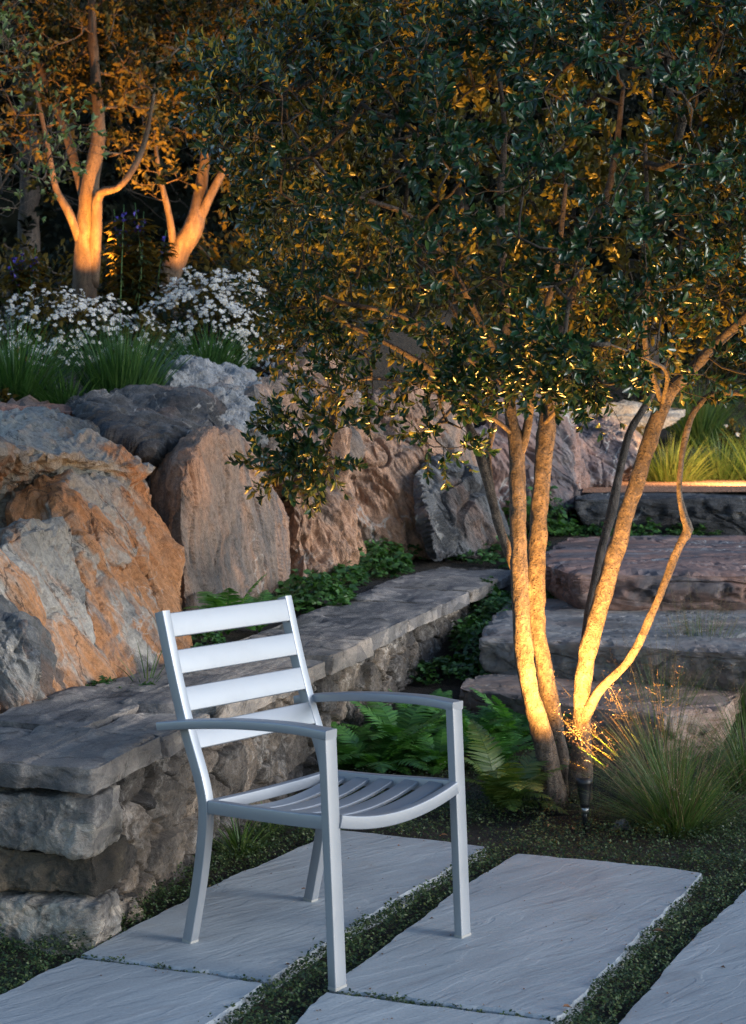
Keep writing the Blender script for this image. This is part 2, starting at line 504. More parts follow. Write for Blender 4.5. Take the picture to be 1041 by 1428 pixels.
    vo = m.n('TexVoronoi', feature='F1', ins={'Vector': v, 'Scale': 60.0})
    sc = m.n('SeparateColor', ins={0: vo.outputs['Color']}).outputs[0]
    m.base(m.ramp(sc, [(0, (0.17, 0.07, 0.035)), (0.5, (0.36, 0.155, 0.075)), (1, (0.46, 0.26, 0.16))]))
    m.rough(0.9); m.normal(m.bump(vo.outputs['Distance'], 0.8, 0.02)); M['gravel'] = m.m
    # chair metal
    m = MT('powder_coated_aluminium'); v = m.obj()
    n = m.noise(v, 420, 3, 0.6)
    sm = m.noise(v, 9, 6, 0.65)
    m.base(m.mix(m.ramp(sm, [(0.5, 0), (0.75, 0.25)]), (0.32, 0.342, 0.378), (0.26, 0.282, 0.315)))
    m.set(m.b.inputs['Metallic'], 0.5); m.rough(m.ramp(sm, [(0.3, 0.40), (0.7, 0.52)]))
    m.normal(m.bump(n, 0.12, 0.001)); M['alu'] = m.m
    m = MT('grey_plastic'); m.base((0.35, 0.34, 0.32)); m.rough(0.5); M['plastic'] = m.m
    m = MT('black_lamp_housing'); v = m.obj()
    m.base(m.mix(m.ramp(m.noise(v, 60, 5, 0.7), [(0.5, 0), (0.8, 0.4)]), (0.012, 0.012, 0.014), (0.05, 0.045, 0.04)))
    m.rough(0.38); M['black'] = m.m
    m = MT('zinc'); m.base((0.4, 0.4, 0.4)); m.set(m.b.inputs['Metallic'], 0.9); m.rough(0.4); M['zinc'] = m.m
    m = MT('lamp_lens'); m.base((0.9, 0.7, 0.4)); m.set(m.b.inputs['Emission Color'], (1, 0.6, 0.25, 1)); m.set(m.b.inputs['Emission Strength'], 4.0); M['lens'] = m.m
    # bark
    def bark(name, a, b, c, sc=30, zs=0.5):
        m = MT(name); v = m.obj()
        g = m.mul(v, (1, 1, zs))
        n = m.noise(g, sc, 8, 0.7, 0.3)
        col = m.ramp(n, [(0.3, a), (0.5, b), (0.7, c)])
        ln = m.voro(m.mul(v, (1, 1, 2.2)), 62, 'F1')
        le = m.ramp(ln.outputs['Distance'], [(0.18, 1), (0.34, 0)])
        msk = m.ramp(m.noise(v, 30, 3), [(0.42, 0), (0.52, 1)])
        lf = m.math('MULTIPLY', le, msk)
        col = m.mix(m.math('MULTIPLY', lf, 0.95), col, tuple(k * 0.06 for k in b))
        col = m.mix(m.ramp(m.noise(v, 9, 6, 0.7), [(0.5, 0), (0.68, 0.8)]), col, tuple(k * 0.35 for k in b))
        col = m.mix(0.4, col, m.ramp(m.noise(v, 150, 4, 0.7), [(0.25, 0.5), (0.75, 1.4)]), 'MULTIPLY')
        m.base(col); m.rough(0.8)
        n1 = m.bump(n, 1.0, 0.02)
        m.normal(m.bump(lf, -0.8, 0.01, n1))
        return m.m
    M['bark'] = bark('grey_bark', (0.035, 0.026, 0.02), (0.13, 0.098, 0.075), (0.24, 0.185, 0.14), 45, 0.6)
    M['bark_dark'] = bark('dark_bark', (0.03, 0.027, 0.025), (0.065, 0.055, 0.05), (0.12, 0.10, 0.09))
    M['bark_bg'] = bark('brown_bark', (0.03, 0.02, 0.012), (0.085, 0.055, 0.033), (0.16, 0.11, 0.066), 16, 0.3)
    M['twig'] = bark('twig_bark', (0.035, 0.028, 0.022), (0.075, 0.06, 0.045), (0.12, 0.095, 0.075), 60)
    # leaves
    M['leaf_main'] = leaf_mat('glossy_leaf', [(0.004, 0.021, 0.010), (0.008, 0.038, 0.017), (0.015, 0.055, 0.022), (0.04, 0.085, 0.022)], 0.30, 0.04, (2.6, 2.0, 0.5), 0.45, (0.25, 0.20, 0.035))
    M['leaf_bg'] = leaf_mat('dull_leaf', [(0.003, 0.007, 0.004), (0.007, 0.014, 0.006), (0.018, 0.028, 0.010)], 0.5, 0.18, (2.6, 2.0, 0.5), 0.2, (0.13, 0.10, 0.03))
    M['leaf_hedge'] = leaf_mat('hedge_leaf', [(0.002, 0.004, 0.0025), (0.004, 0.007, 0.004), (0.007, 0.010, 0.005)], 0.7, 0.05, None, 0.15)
    M['leaf_pale'] = leaf_mat('pale_leaf', [(0.08, 0.125, 0.05), (0.12, 0.175, 0.075), (0.16, 0.19, 0.08)], 0.5, 0.3)
    M['fern'] = leaf_mat('fern_leaf', [(0.04, 0.13, 0.025), (0.075, 0.21, 0.04), (0.11, 0.25, 0.05)], 0.45, 0.3)
    M['fern_pale'] = leaf_mat('fern_pale_leaf', [(0.06, 0.11, 0.028), (0.09, 0.15, 0.035), (0.13, 0.17, 0.035)], 0.45, 0.3)
    M['cover'] = leaf_mat('creeper_leaf', [(0.010, 0.022, 0.008), (0.022, 0.05, 0.014), (0.05, 0.085, 0.024), (0.09, 0.105, 0.035)], 0.5, 0.15)
    M['herb'] = leaf_mat('herb_leaf', [(0.02, 0.06, 0.016), (0.042, 0.115, 0.024), (0.07, 0.16, 0.038)], 0.45, 0.25)
    M['grass'] = leaf_mat('grass_blade', [(0.045, 0.095, 0.025), (0.08, 0.15, 0.038), (0.14, 0.18, 0.055)], 0.45, 0.25)
    M['grass_dark'] = leaf_mat('dark_grass_blade', [(0.02, 0.06, 0.016), (0.035, 0.095, 0.024), (0.06, 0.12, 0.03)], 0.45, 0.25)
    M['grass_yellow'] = leaf_mat('yellow_grass_blade', [(0.08, 0.12, 0.025), (0.13, 0.17, 0.035), (0.18, 0.19, 0.05)], 0.5, 0.3)  # yellow-green blades, paler than the other grasses
    M['straw'] = leaf_mat('straw_stalk', [(0.10, 0.075, 0.035), (0.17, 0.13, 0.06), (0.24, 0.19, 0.10)], 0.6, 0.2, (1, 0.9, 0.6))
    M['seed'] = leaf_mat('seed_head', [(0.12, 0.075, 0.06), (0.2, 0.13, 0.10), (0.28, 0.2, 0.15)], 0.7, 0.2, (1, 0.9, 0.8))
    M['petal'] = leaf_mat('white_petal', [(0.45, 0.46, 0.47), (0.62, 0.62, 0.61)], 0.6, 0.2, (1, 1, 1))
    M['eye'] = leaf_mat('yellow_flower_eye', [(0.35, 0.24, 0.03), (0.5, 0.36, 0.04)], 0.7, 0.0, (1, 1, 1))
    M['blue'] = leaf_mat('blue_petal', [(0.04, 0.03, 0.25), (0.08, 0.06, 0.36)], 0.6, 0.2, (1, 1, 1))
    M['dead'] = leaf_mat('dry_leaf', [(0.10, 0.04, 0.02), (0.2, 0.09, 0.04), (0.26, 0.15, 0.07)], 0.7, 0.1, (1, 1, 1))
mk()

# leaf templates (x from stalk to tip, z up), folded along the midrib
def leaf_tpl(w=0.42, fold=0.12, droop=0.08):
    v = np.array([(0, 0, 0), (0.33, 0, 0.0), (0.70, 0, -droop * 0.4), (1, 0, -droop),
                  (0.30, w * 0.42, fold * 0.8), (0.66, w * 0.5, fold - droop * 0.3), (0.30, -w * 0.42, fold * 0.8), (0.66, -w * 0.5, fold - droop * 0.3)], float)
    q = [(1, 2, 5, 4), (1, 6, 7, 2)]
    t = [(0, 1, 4), (2, 3, 5), (0, 6, 1), (2, 7, 3)]
    return v, q, t
def diamond(w=0.5, fold=0.1):
    v = np.array([(0, 0, 0), (0.5, w / 2, fold), (1, 0, 0), (0.5, -w / 2, fold)], float)
    return v, None, [(0, 2, 1), (0, 3, 2)]

# ------------------------------------------------------------------ terrain
P0 = on(123, 1309)[:2]                       # near corner of the low wall
_pe = on(712, 793, 0.49)[:2]
WL = float(np.linalg.norm(_pe - P0))
WD = (_pe - P0) / WL                         # along the wall
WN = np.array((-WD[1], WD[0]))               # to the planting side
CAPZ, WALL_T = 0.49, 0.48
def sm(x): x = np.clip(x, 0, 1); return x * x * (3 - 2 * x)
def path_h(Y): return np.interp(Y, [0, 6.6, 7.3, 8.1, 9.5, 11.4, 12.5, 12.9, 15.5, 17, 22, 40, 90], [-0.035, -0.035, 0.02, 0.16, 0.34, 0.56, 0.60, 0.80, 0.82, 1.2, 2.0, 3.0, 4.0])
def terrain(X, Y):
    X = np.asarray(X, float); Y = np.asarray(Y, float)
    z = path_h(Y)
    t = (X - P0[0]) * WD[0] + (Y - P0[1]) * WD[1]
    s = (X - P0[0]) * WN[0] + (Y - P0[1]) * WN[1]
    up = sm((s - 0.12) / 0.22) * sm((t - 0.1) / 0.2)
    z = np.maximum(z, -0.035 + 0.48 * up)
    xb = np.interp(Y, [4.4, 5.6, 6.6, 9, 10, 11.6, 12.6, 14, 16, 18, 40], [-1.5, -1.3, -1.15, -0.85, -0.6, 0.1, 0.9, 1.5, 0.9, 0.6, 0.0])
    hb = np.interp(Y, [4.4, 7, 9, 11, 13, 18, 40, 90], [1.2, 1.33, 1.45, 1.85, 2.3, 3.0, 4.5, 6])
    k = sm((xb - X) / 0.7) * sm((t - 0.1) / 0.3)
    return np.maximum(z, z + (hb - z) * k)
def tz(x, y): return float(terrain(np.array([x]), np.array([y]))[0])
def build_ground():
    xs = np.concatenate([np.linspace(-90, -6, 22, endpoint=False), np.arange(-6, 8, 0.07), np.linspace(8, 90, 22)])
    ys = np.concatenate([np.linspace(-60, 2.5, 16, endpoint=False), np.arange(2.5, 22, 0.07), np.linspace(22, 110, 24)])
    X, Y = np.meshgrid(xs, ys)
    Z = terrain(X.ravel(), Y.ravel())
    p = np.stack([X.ravel(), Y.ravel(), Z], 1)
    p[:, 2] += 0.018 * fbm(p * 3.0, 3, 3) + 0.006 * fbm(p * 14.0, 2, 5)
    n, m = len(ys), len(xs)
    i = np.arange(n - 1)[:, None] * m + np.arange(m - 1)[None]
    q = np.stack([i, i + 1, i + m + 1, i + m], -1).reshape(-1, 4)
    o = MB().add(p, q).build('ground', M['soil'])
    tag(o, kind='structure')
build_ground()

# ------------------------------------------------------------------ paving slabs
def slab(poly, label, seed, wob=0.006):
    poly = np.array([on(*p)[:2] for p in poly])
    pts = resample(np.concatenate([np.c_[poly, np.zeros(len(poly))], [[*poly[0], 0]]]), 0.02)[:-1]
    c = pts.mean(0)
    nrm = pts - c
    k = fbm(pts * 6, 4, seed) * wob * 2.2 + fbm(pts * 30, 2, seed + 3) * wob * 0.8
    out = pts + unit(nrm) * k[:, None]
    ins = out - unit(nrm) * 0.006
    n = len(pts)
    mid = out.copy(); mid[:, 2] = -0.007
    mid += unit(nrm) * (fbm(pts * 50, 2, seed + 7) * 0.003)[:, None]
    low = out.copy(); low[:, 2] = -0.05
    low += unit(nrm) * (0.004 + fbm(pts * 40, 2, seed + 9) * 0.006)[:, None]
    top = ins.copy(); top[:, 2] = 0
    v = np.concatenate([top, mid, low])
    q = []
    for a in range(2):
        for j in range(n):
            q.append((a * n + j, (a + 1) * n + j, (a + 1) * n + (j + 1) % n, a * n + (j + 1) % n))
    o = MB().add(v, q, None, [list(range(n))]).build('paving_slab', M['slab'], origin=(c[0], c[1], 0), smooth=False)
    # real undulation of the top comes from the tessellated centre
    tag(o, label, 'paving slab', 'pale grey natural stone slabs of the terrace')
    SLABS.append(out[:, :2])
SLABS = []
slab([(112, 1331), (290, 1237), (472, 1157), (580, 1168), (678, 1181), (520, 1275), (374, 1366), (240, 1348)], 'pale grey stone slab beneath the back legs of the chair', 1)
slab([(106, 1334), (240, 1352), (370, 1370), (330, 1398), (230, 1475), (-90, 1435), (0, 1386)], 'rippled grey stone slab in the bottom left corner of the terrace', 2)
slab([(722, 1190), (850, 1201), (982, 1216), (880, 1318), (782, 1419), (630, 1400), (458, 1377), (545, 1312), (640, 1238)], 'large grey slab of rippled stone carrying the front legs of the chair', 3)
slab([(452, 1382), (630, 1405), (776, 1424), (700, 1500), (400, 1480), (395, 1440)], 'slab in front of the chair, cut off by the bottom edge, with a fine crack', 4)
slab([(1052, 1226), (1140, 1150), (1400, 1180), (1300, 1500), (800, 1500), (862, 1428), (960, 1315)], 'grey slab at the far right of the terrace with wavy edge relief', 5)

def in_poly(P, poly):
    x, y = P[:, 0], P[:, 1]
    ins = np.zeros(len(P), bool)
    n = len(poly)
    for i in range(n):
        x0, y0 = poly[i]; x1, y1 = poly[(i + 1) % n]
        if y0 == y1: continue
        c = ((y0 > y) != (y1 > y)) & (x < (x1 - x0) * (y - y0) / (y1 - y0) + x0)
        ins ^= c
    return ins

# ------------------------------------------------------------------ stones
_ico = {}
LAST = {}
def sm(x): x = np.clip(x, 0, 1); return x * x * (3 - 2 * x)
def ico(sub):
    if sub not in _ico:
        bm = bmesh.new()
        bmesh.ops.create_icosphere(bm, subdivisions=sub, radius=1.0)
        bm.verts.ensure_lookup_table()
        _ico[sub] = (np.array([v.co[:] for v in bm.verts]), np.array([[v.index for v in f.verts] for f in bm.faces]))
        bm.free()
    return _ico[sub]
def rock_mesh(pts, sub=6, seed=0, k=110, facet=0.05, fsize=0.35, grain=(0, 0, 1), gstretch=0.6, rough=0.012, groove=0.012, layer=0.05, lfreq=1.3, chip=0.03, dents=()):
    pts = np.array(pts, float)
    bm = bmesh.new()
    vs = [bm.verts.new(p) for p in pts]
    bmesh.ops.convex_hull(bm, input=vs)
    bm.normal_update()
    c = (pts.min(0) + pts.max(0)) / 2 * 0.5 + pts.mean(0) * 0.5
    nn = np.array([f.normal[:] for f in bm.faces]); dd = np.array([np.dot(f.normal, np.array(f.verts[0].co) - c) for f in bm.faces])
    bm.free()
    if (dd < 0).sum() > len(dd) / 2: nn, dd = -nn, -dd
    ok = dd > 1e-5
    nn, dd = nn[ok], dd[ok]
    dirs, fc = ico(sub)
    dims = (pts.max(0) - pts.min(0))
    d = unit(dirs * dims)
    a = np.maximum((d @ nn.T) / dd[None], 0)
    mx = a.max(1)
    r = 1.0 / (mx * ((a / mx[:, None]) ** k).sum(1) ** (1.0 / k))
    p = c + d * r[:, None]
    g = unit(np.array(grain, float))
    q = p - (p @ g)[:, None] * g * gstretch
    warp = np.stack([fbm(q * 1.7 + 9, 2, seed + 40), fbm(q * 1.7 + 31, 2, seed + 41), fbm(q * 1.7 + 57, 2, seed + 42)], 1)
    fa, ha = facets((q + warp * 0.10) / fsize, seed)
    fb, hb = facets((q + warp * 0.04) / (fsize * 0.38), seed + 3)
    disp = facet * 1.5 * fa + facet * 0.55 * fb
    fc_, hc_ = facets(q / (fsize * 0.15), seed + 5, 20.0)
    disp += facet * 0.16 * fc_
    qg = p - (p @ g)[:, None] * g * 0.7
    for gs, ga, sd_ in ((2.3, 1.7, 61), (4.7, 0.8, 62)):
        gn = np.abs(perlin(qg * gs + warp * 0.8, seed + sd_))
        disp -= groove * ga * np.clip(1 - gn / 0.03, 0, 1)
    for dc, dr, dz_ in dents:
        w_ = (p - np.asarray(dc)) @ np.diag([1, 0.6, 1.15])
        dd_ = np.sqrt((w_ ** 2).sum(1)) + 0.05 * fbm(p * 7, 3, seed + 88)
        disp -= dz_ * sm((dr - dd_) / (dr * 0.45))
    bi = a.argmax(1)
    par = (nn @ nn.T) > 0.93
    prox = np.clip((np.where(par[bi], 0, a).max(1) / mx - 0.90) / 0.10, 0, 1)
    disp -= chip * prox ** 2 * np.clip(fbm(p * 9, 3, seed + 33) * 1.3 + 0.35, 0, 1.2)
    disp += rough * (fbm(q * 5, 5, seed + 9) * 1.6 + ridged(q * 9, 3, seed + 12) * 0.35)
    qs = p - (p @ g)[:, None] * g * 0.88
    disp += rough * 0.8 * ridged(qs * 13, 3, seed + 21)
    # split layers: quantised heights with crisp broken edges
    lay = np.zeros(len(p))
    ql = p - (p @ g)[:, None] * g * 0.72
    for j, (fr, am) in enumerate(((1.0, 1.0), (2.6, 0.42))):
        hh = fbm(ql * lfreq * fr / 0.35 * 0.35 + seed * 3.1 + j * 11, 5, seed + 50 + j, 0.52) * 3.2
        lv_ = np.floor(hh); fr_ = hh - lv_
        stp = lv_ + sm((fr_ - 0.78) / 0.22)
        disp += layer * am * stp * 0.55
        lay += am * ((_hash(lv_.astype(np.int64), lv_.astype(np.int64) * 0 + j, lv_.astype(np.int64) * 0, seed) & 255) / 255. - 0.5)
    lay += 0.5 * (ha - 0.5) + 0.3 * (hb - 0.5)
    # displace along the local hull normal, so steps keep their direction
    w = (a / mx[:, None]) ** 16
    nl = unit(w @ nn)
    disp -= np.median(disp)
    p = p + nl * disp[:, None]
    LAST['lay'] = np.clip(0.5 + 0.6 * lay, 0, 1)
    return p, fc
def rock(pts, mat, label, cat='boulder', name='boulder', group=None, base=None, **kw):
    p, fc = rock_mesh(pts, **kw)
    o0 = p.mean(0) if base is None else base
    o0 = np.array((o0[0], o0[1], p[:, 2].min()))
    o = MB().add(p, None, fc).build(name, mat, origin=o0, smooth=False, attr=LAST['lay'])
    return tag(o, label, cat, group)
GB = 'quarry boulders retaining the planted bank'
def split_boulder():
    """big slate boulder: a core with thick split plates leaning on it, one mesh"""
    A_, B_, C_ = at(60, 1000, 5.55), at(262, 925, 6.80), at(120, 640, 6.85)
    nn = unit(np.cross(B_ - A_, C_ - A_))
    if nn[1] > 0: nn = -nn
    def srf(px, py, out):
        d = ray(px, py); o_ = np.array((0, 0, CAM_H))
        return o_ + d * (((A_ - o_) @ nn) / (d @ nn)) + nn * out
    def plate(poly, out, back=0.45, **kw):
        f = [srf(*q[:2], out + (q[2] if len(q) > 2 else 0)) for q in poly]
        c = np.mean(f, 0)
        bk = [c + (q - c) * 1.02 - nn * back for q in f]
        return rock_mesh(f + bk, **kw)
    core = [at(-120, 1040, 5.5), at(40, 1030, 5.6), at(125, 1000, 5.9), at(238, 952, 6.5), at(262, 925, 7.0), at(250, 860, 6.95), at(205, 735, 7.1), at(165, 650, 7.3), at(125, 610, 7.1), at(-20, 600, 6.7), at(-160, 640, 6.4),
            at(100, 585, 7.7), at(-60, 580, 7.7), at(-200, 600, 8.2), at(160, 650, 8.2), at(240, 900, 7.8), at(-200, 1000, 6.5), at(-160, 830, 5.9)]
    kw = dict(grain=(0.45, 0.3, -0.85), groove=0.012, lfreq=1.9)
    P_ = [rock_mesh(core, sub=7, seed=3, facet=0.03, fsize=0.4, rough=0.011, layer=0.04, **kw)]
    L_ = [LAST['lay']]
    for poly, out, sd_, ky in (
            ([(-60, 560, -.5), (60, 578, -.42), (118, 590, -.3), (168, 640, -.1), (190, 672, 0), (130, 668, .02), (70, 640, .03), (-30, 640, .02), (-90, 640, 0)], .10, 5, 0.035),
            ([(-60, 765), (20, 745), (62, 738), (92, 800), (118, 890), (140, 965), (128, 990), (60, 1010), (-40, 1010)], .09, 6, 0.03),
            ([(70, 690), (120, 668), (158, 668), (178, 740), (200, 850), (222, 935), (205, 965), (150, 978), (126, 930), (98, 800)], .06, 7, 0.035),
            ([(165, 672), (192, 668), (212, 722), (240, 800), (258, 870), (262, 925), (236, 948), (224, 900), (200, 800)], .045, 9, 0.025),
            ([(95, 720), (150, 712), (168, 772), (150, 806), (112, 790)], .11, 12, 0.03)):
        P_.append(plate(poly, out, sub=6, seed=sd_, facet=0.022, fsize=0.3, rough=0.009, layer=ky, chip=0.035, **kw))
        L_.append(LAST['lay'])
    allp = np.concatenate([q[0] for q in P_])
    o0 = allp.mean(0); o0[2] = allp[:, 2].min()
    mb = MB()
    for p, fc in P_: mb.add(p, None, fc)
    tag(mb.build('boulder', M['rock_A'], origin=o0, smooth=False, attr=np.concatenate(L_)), 'largest boulder at the left edge, rust streaked slate leaning back', 'boulder', GB)
split_boulder()
rock([at(-40, 1010, 5.15), at(55, 1003, 5.3), at(78, 985, 5.45), at(40, 880, 5.35), at(22, 850, 5.45), at(-60, 840, 5.35), at(-80, 860, 5.6), at(70, 960, 5.9), at(-60, 1000, 5.8)],
     M['rock_A'], 'small rusty boulder with a grey top in front of the largest boulder', group=GB, sub=7, seed=8, facet=0.05, fsize=0.2, grain=(0.4, 0.2, -0.9))
rock([at(172, 632, 8.6), at(215, 618, 8.3), at(285, 606, 7.9), at(330, 600, 8.2), at(352, 628, 8.4), at(404, 715, 8.9), at(402, 845, 8.75), at(330, 850, 8.1), at(262, 872, 7.6), at(228, 860, 8.6),
      at(252, 665, 7.7), at(190, 640, 9.2), at(330, 610, 9.6), at(390, 740, 10), at(230, 860, 9.3), at(395, 850, 9.6)],
     M['rock_B'], 'upright boulder with a flat pinkish brown face behind the chair', group=GB, sub=7, seed=14, facet=0.025, fsize=0.6, grain=(0.3, 0.1, -0.95), rough=0.009, layer=0.022)
rock([at(98, 578, 8.3), at(128, 562, 8.4), at(240, 556, 8.6), at(292, 574, 8.6), at(318, 604, 8.5), at(292, 612, 8.2), at(200, 632, 7.95), at(150, 605, 8.0), at(110, 592, 8.1), at(120, 575, 9.3), at(290, 580, 9.4), at(200, 640, 8.8)],
     M['rock_dark'], 'nearly black flat rock lying on top between the rust streaked and the pinkish boulder', group=GB, sub=7, seed=21, facet=0.05, fsize=0.3, grain=(1, 0.2, -0.15))
rock([at(-80, 592, 8.0), at(60, 582, 8.1), at(115, 574, 8.4), at(100, 565, 8.9), at(-40, 572, 9.0), at(-80, 610, 8.6), at(110, 600, 8.8), at(-60, 620, 8.2)],
     M['rock_red'], 'low reddish slab of rock at the left edge under the dark grasses', group=GB, sub=5, seed=25, facet=0.03, fsize=0.25, grain=(1, 0.2, 0))
rock([at(216, 552, 9.3), at(240, 518, 9.5), at(262, 508, 9.8), at(330, 512, 10), at(380, 532, 9.9), at(372, 575, 9.3), at(330, 600, 9.0), at(285, 585, 9.0), at(230, 560, 10.4), at(370, 540, 10.6), at(300, 640, 9.6), at(380, 640, 9.8)],
     M['rock_grey'], 'blue grey boulder in front of the white daisies, highest of the row', group=GB, sub=7, seed=31, facet=0.05, fsize=0.4, grain=(0.7, 0.2, -0.6))
rock([at(352, 560, 9.5), at(372, 510, 10.3), at(440, 492, 10.8), at(500, 520, 10.8), at(492, 640, 10.2), at(440, 650, 9.7), at(385, 645, 9.5), at(420, 500, 11.5), at(500, 640, 11.4), at(380, 690, 10)],
     M['rock_B'], 'brown boulder half hidden by the drooping twigs of the tree', group=GB, sub=7, seed=37, facet=0.05, fsize=0.4, grain=(0.5, 0.1, -0.8))
rock([at(404, 640, 9.8), at(445, 600, 10.0), at(488, 620, 10.2), at(486, 720, 10.0), at(478, 815, 9.8), at(440, 825, 9.6), at(412, 830, 9.7), at(408, 720, 9.7), at(420, 640, 10.9), at(490, 830, 10.9)],
     M['rock_B'], 'narrow upright ochre boulder right of the pinkish face', group=GB, sub=7, seed=43, facet=0.06, fsize=0.28, grain=(0.1, 0.1, -1), rough=0.014)
rock([at(488, 610, 10.9), at(505, 560, 11.2), at(560, 540, 11.4), at(618, 558, 11.5), at(640, 610, 11.3), at(668, 700, 11.2), at(655, 775, 11.1), at(560, 785, 10.7), at(486, 790, 10.6), at(560, 640, 10.9), at(500, 560, 12.4), at(640, 600, 12.4), at(660, 780, 12.2)],
     M['rock_B'], 'tall reddish grey boulder behind the slim left stems of the tree', group=GB, sub=7, seed=52, facet=0.05, fsize=0.5, grain=(0.5, 0.1, -0.85), rough=0.014, groove=0.03)
rock([at(575, 660, 10.75), at(620, 625, 11.0), at(660, 660, 11.0), at(690, 740, 11.0), at(670, 782, 10.8), at(600, 785, 10.6), at(580, 720, 10.6), at(640, 650, 11.6), at(680, 780, 11.6)],
     M['rock_grey2'], 'grey slanting rock with dark clefts in front of the tall reddish grey boulder', group=GB, sub=7, seed=57, layer=0.02, facet=0.045, fsize=0.3, grain=(0.55, 0.1, -0.85), groove=0.03)
rock([at(655, 610, 12.3), at(690, 560, 12.6), at(740, 545, 12.9), at(790, 572, 13), at(800, 630, 12.7), at(806, 690, 12.4), at(770, 725, 12.2), at(680, 730, 12.0), at(655, 720, 12.1), at(700, 570, 13.8), at(800, 640, 13.6), at(790, 730, 13.2)],
     M['rock_purple'], 'purplish boulder with white veins seen between the two left stems', group=GB, sub=7, seed=63, rough=0.007, facet=0.045, fsize=0.5, grain=(0.6, 0, -0.7), groove=0.02)
rock([at(775, 612, 13.6), at(802, 586, 13.9), at(860, 588, 14.1), at(896, 612, 13.9), at(893, 640, 13.6), at(850, 672, 13.3), at(800, 675, 13.2), at(780, 650, 13.3), at(810, 590, 14.9), at(890, 620, 14.9), at(840, 690, 14.6)],
     M['rock_purple'], 'smaller purplish boulder left of the leaning trunk, facets in shade', group=GB, sub=7, seed=68, rough=0.007, facet=0.045, fsize=0.5, grain=(0.6, 0, -0.7))
rock([at(690, 582, 15.5), at(760, 568, 15.8), at(860, 566, 16.2), at(950, 566, 16.5), at(945, 590, 16), at(800, 598, 15.3), at(700, 600, 15.2), at(900, 600, 17), at(700, 610, 16.5)],
     M['rock_pale'], 'long pale block of stone lying far behind the tree stems', 'stone block', 'stone_block', sub=5, seed=71, facet=0.06, fsize=0.4, grain=(1, 0.1, 0))
# stone steps
GS = 'natural stone block steps climbing the slope'
def step(front, back, zt, zb, depth_pts, mat, label, seed, **kw):
    """outline of the tread given as photo pixels on height zt"""
    top = [on(*p, zt + dz) for p, dz in depth_pts]
    c = np.mean(top, 0)
    mid = [c + (t - c) * 1.005 + np.array((0, 0, -(zt - zb) * 0.35)) for t in top]
    bot = [c + (t - c) * 0.86 + np.array((0, 0, -(zt - zb))) for t in top]
    rock(top + mid + bot, mat, label, 'stone step', 'stone_step', GS, sub=7, seed=seed, k=110, facet=0.008, layer=0.007, fsize=0.6, grain=(1, 0.2, 0.0), rough=0.003, chip=0.05, **kw)
step(0, 0, 0.20, -0.08, [((640, 958), 0), ((700, 968), 0), ((830, 985), 0), ((930, 998), -.01), ((1008, 988), 0), ((1036, 962), 0), ((1000, 948), 0), ((860, 942), 0), ((700, 938), 0), ((655, 944), 0)],
     M['rock_step'], 'lowest stone step, a flat brown block right behind the tree trunks', 81)
step(0, 0, 0.385, 0.08, [((668, 892), -.02), ((700, 875), 0), ((780, 885), 0), ((880, 900), 0), ((960, 905), 0), ((1080, 912), 0), ((1240, 890), 0), ((1200, 845), 0), ((900, 836), 0), ((720, 832), 0), ((690, 852), 0)],
     M['rock_step'], 'second stone step, broad grey brown block with an overhanging lip', 82)
step(0, 0, 0.60, 0.3, [((748, 782), 0), ((800, 800), 0), ((900, 795), 0), ((1000, 800), 0), ((1150, 800), 0), ((1250, 780), 0), ((1200, 752), 0), ((900, 744), 0), ((790, 748), 0)],
     M['rock_purple'], 'third stone step, rounded reddish grey block below the gravel landing', 83)
step(0, 0, 0.875, 0.55, [((800, 694), 0), ((850, 690), 0), ((1000, 694), 0), ((1200, 694), 0), ((1300, 684), 0), ((1250, 676), 0), ((840, 676), 0), ((805, 684), 0)],
     M['rock_dark'], 'topmost stone step, dark blue grey block edging the reddish gravel landing', 84)
def gravel():
    a = [on(812, 688, 0.888), on(1400, 688, 0.888), on(1400, 660, 0.90), on(822, 662, 0.90)]
    n, m = 14, 40
    g = np.array([[(a[0] * (1 - u) + a[1] * u) * (1 - w) + (a[3] * (1 - u) + a[2] * u) * w for u in np.linspace(0, 1, m)] for w in np.linspace(0, 1, n)]).reshape(-1, 3)
    g[:, 2] += 0.012 + 0.01 * fbm(g * 2, 3, 4)
    i = np.arange(n - 1)[:, None] * m + np.arange(m - 1)[None]
    tag(MB().add(g, np.stack([i, i + 1, i + m + 1, i + m], -1).reshape(-1, 4)).build('gravel_path', M['gravel']), kind='structure')
gravel()
# loose stones at the edge of the bed
for k, (px, py, z, sz, lab) in enumerate([(870, 1150, 0, .035, 'small grey pebble under the grass clump beside the lamp'), (12, 1296, 0, .05, 'dark grey pebble at the foot of the wall end'),
                                          (905, 1138, 0, .025, 'tiny pale pebble among the grass blades beside the lamp'), (172, 1272, 0, .07, 'pale broken stone leaning on the foot of the low wall')]):
    c = on(px, py, z)
    pts = [c + np.array(d) * sz * np.array((1, 0.8, 0.6)) for d in unit(rng.normal(size=(14, 3)))]
    rock(pts, M['rock_pale'] if k in (2, 3) else M['rock_grey'], lab, 'stone', 'pebble', sub=4, seed=90 + k, facet=0.006, fsize=0.03, rough=0.002, groove=0.001, layer=0.002, lfreq=20)

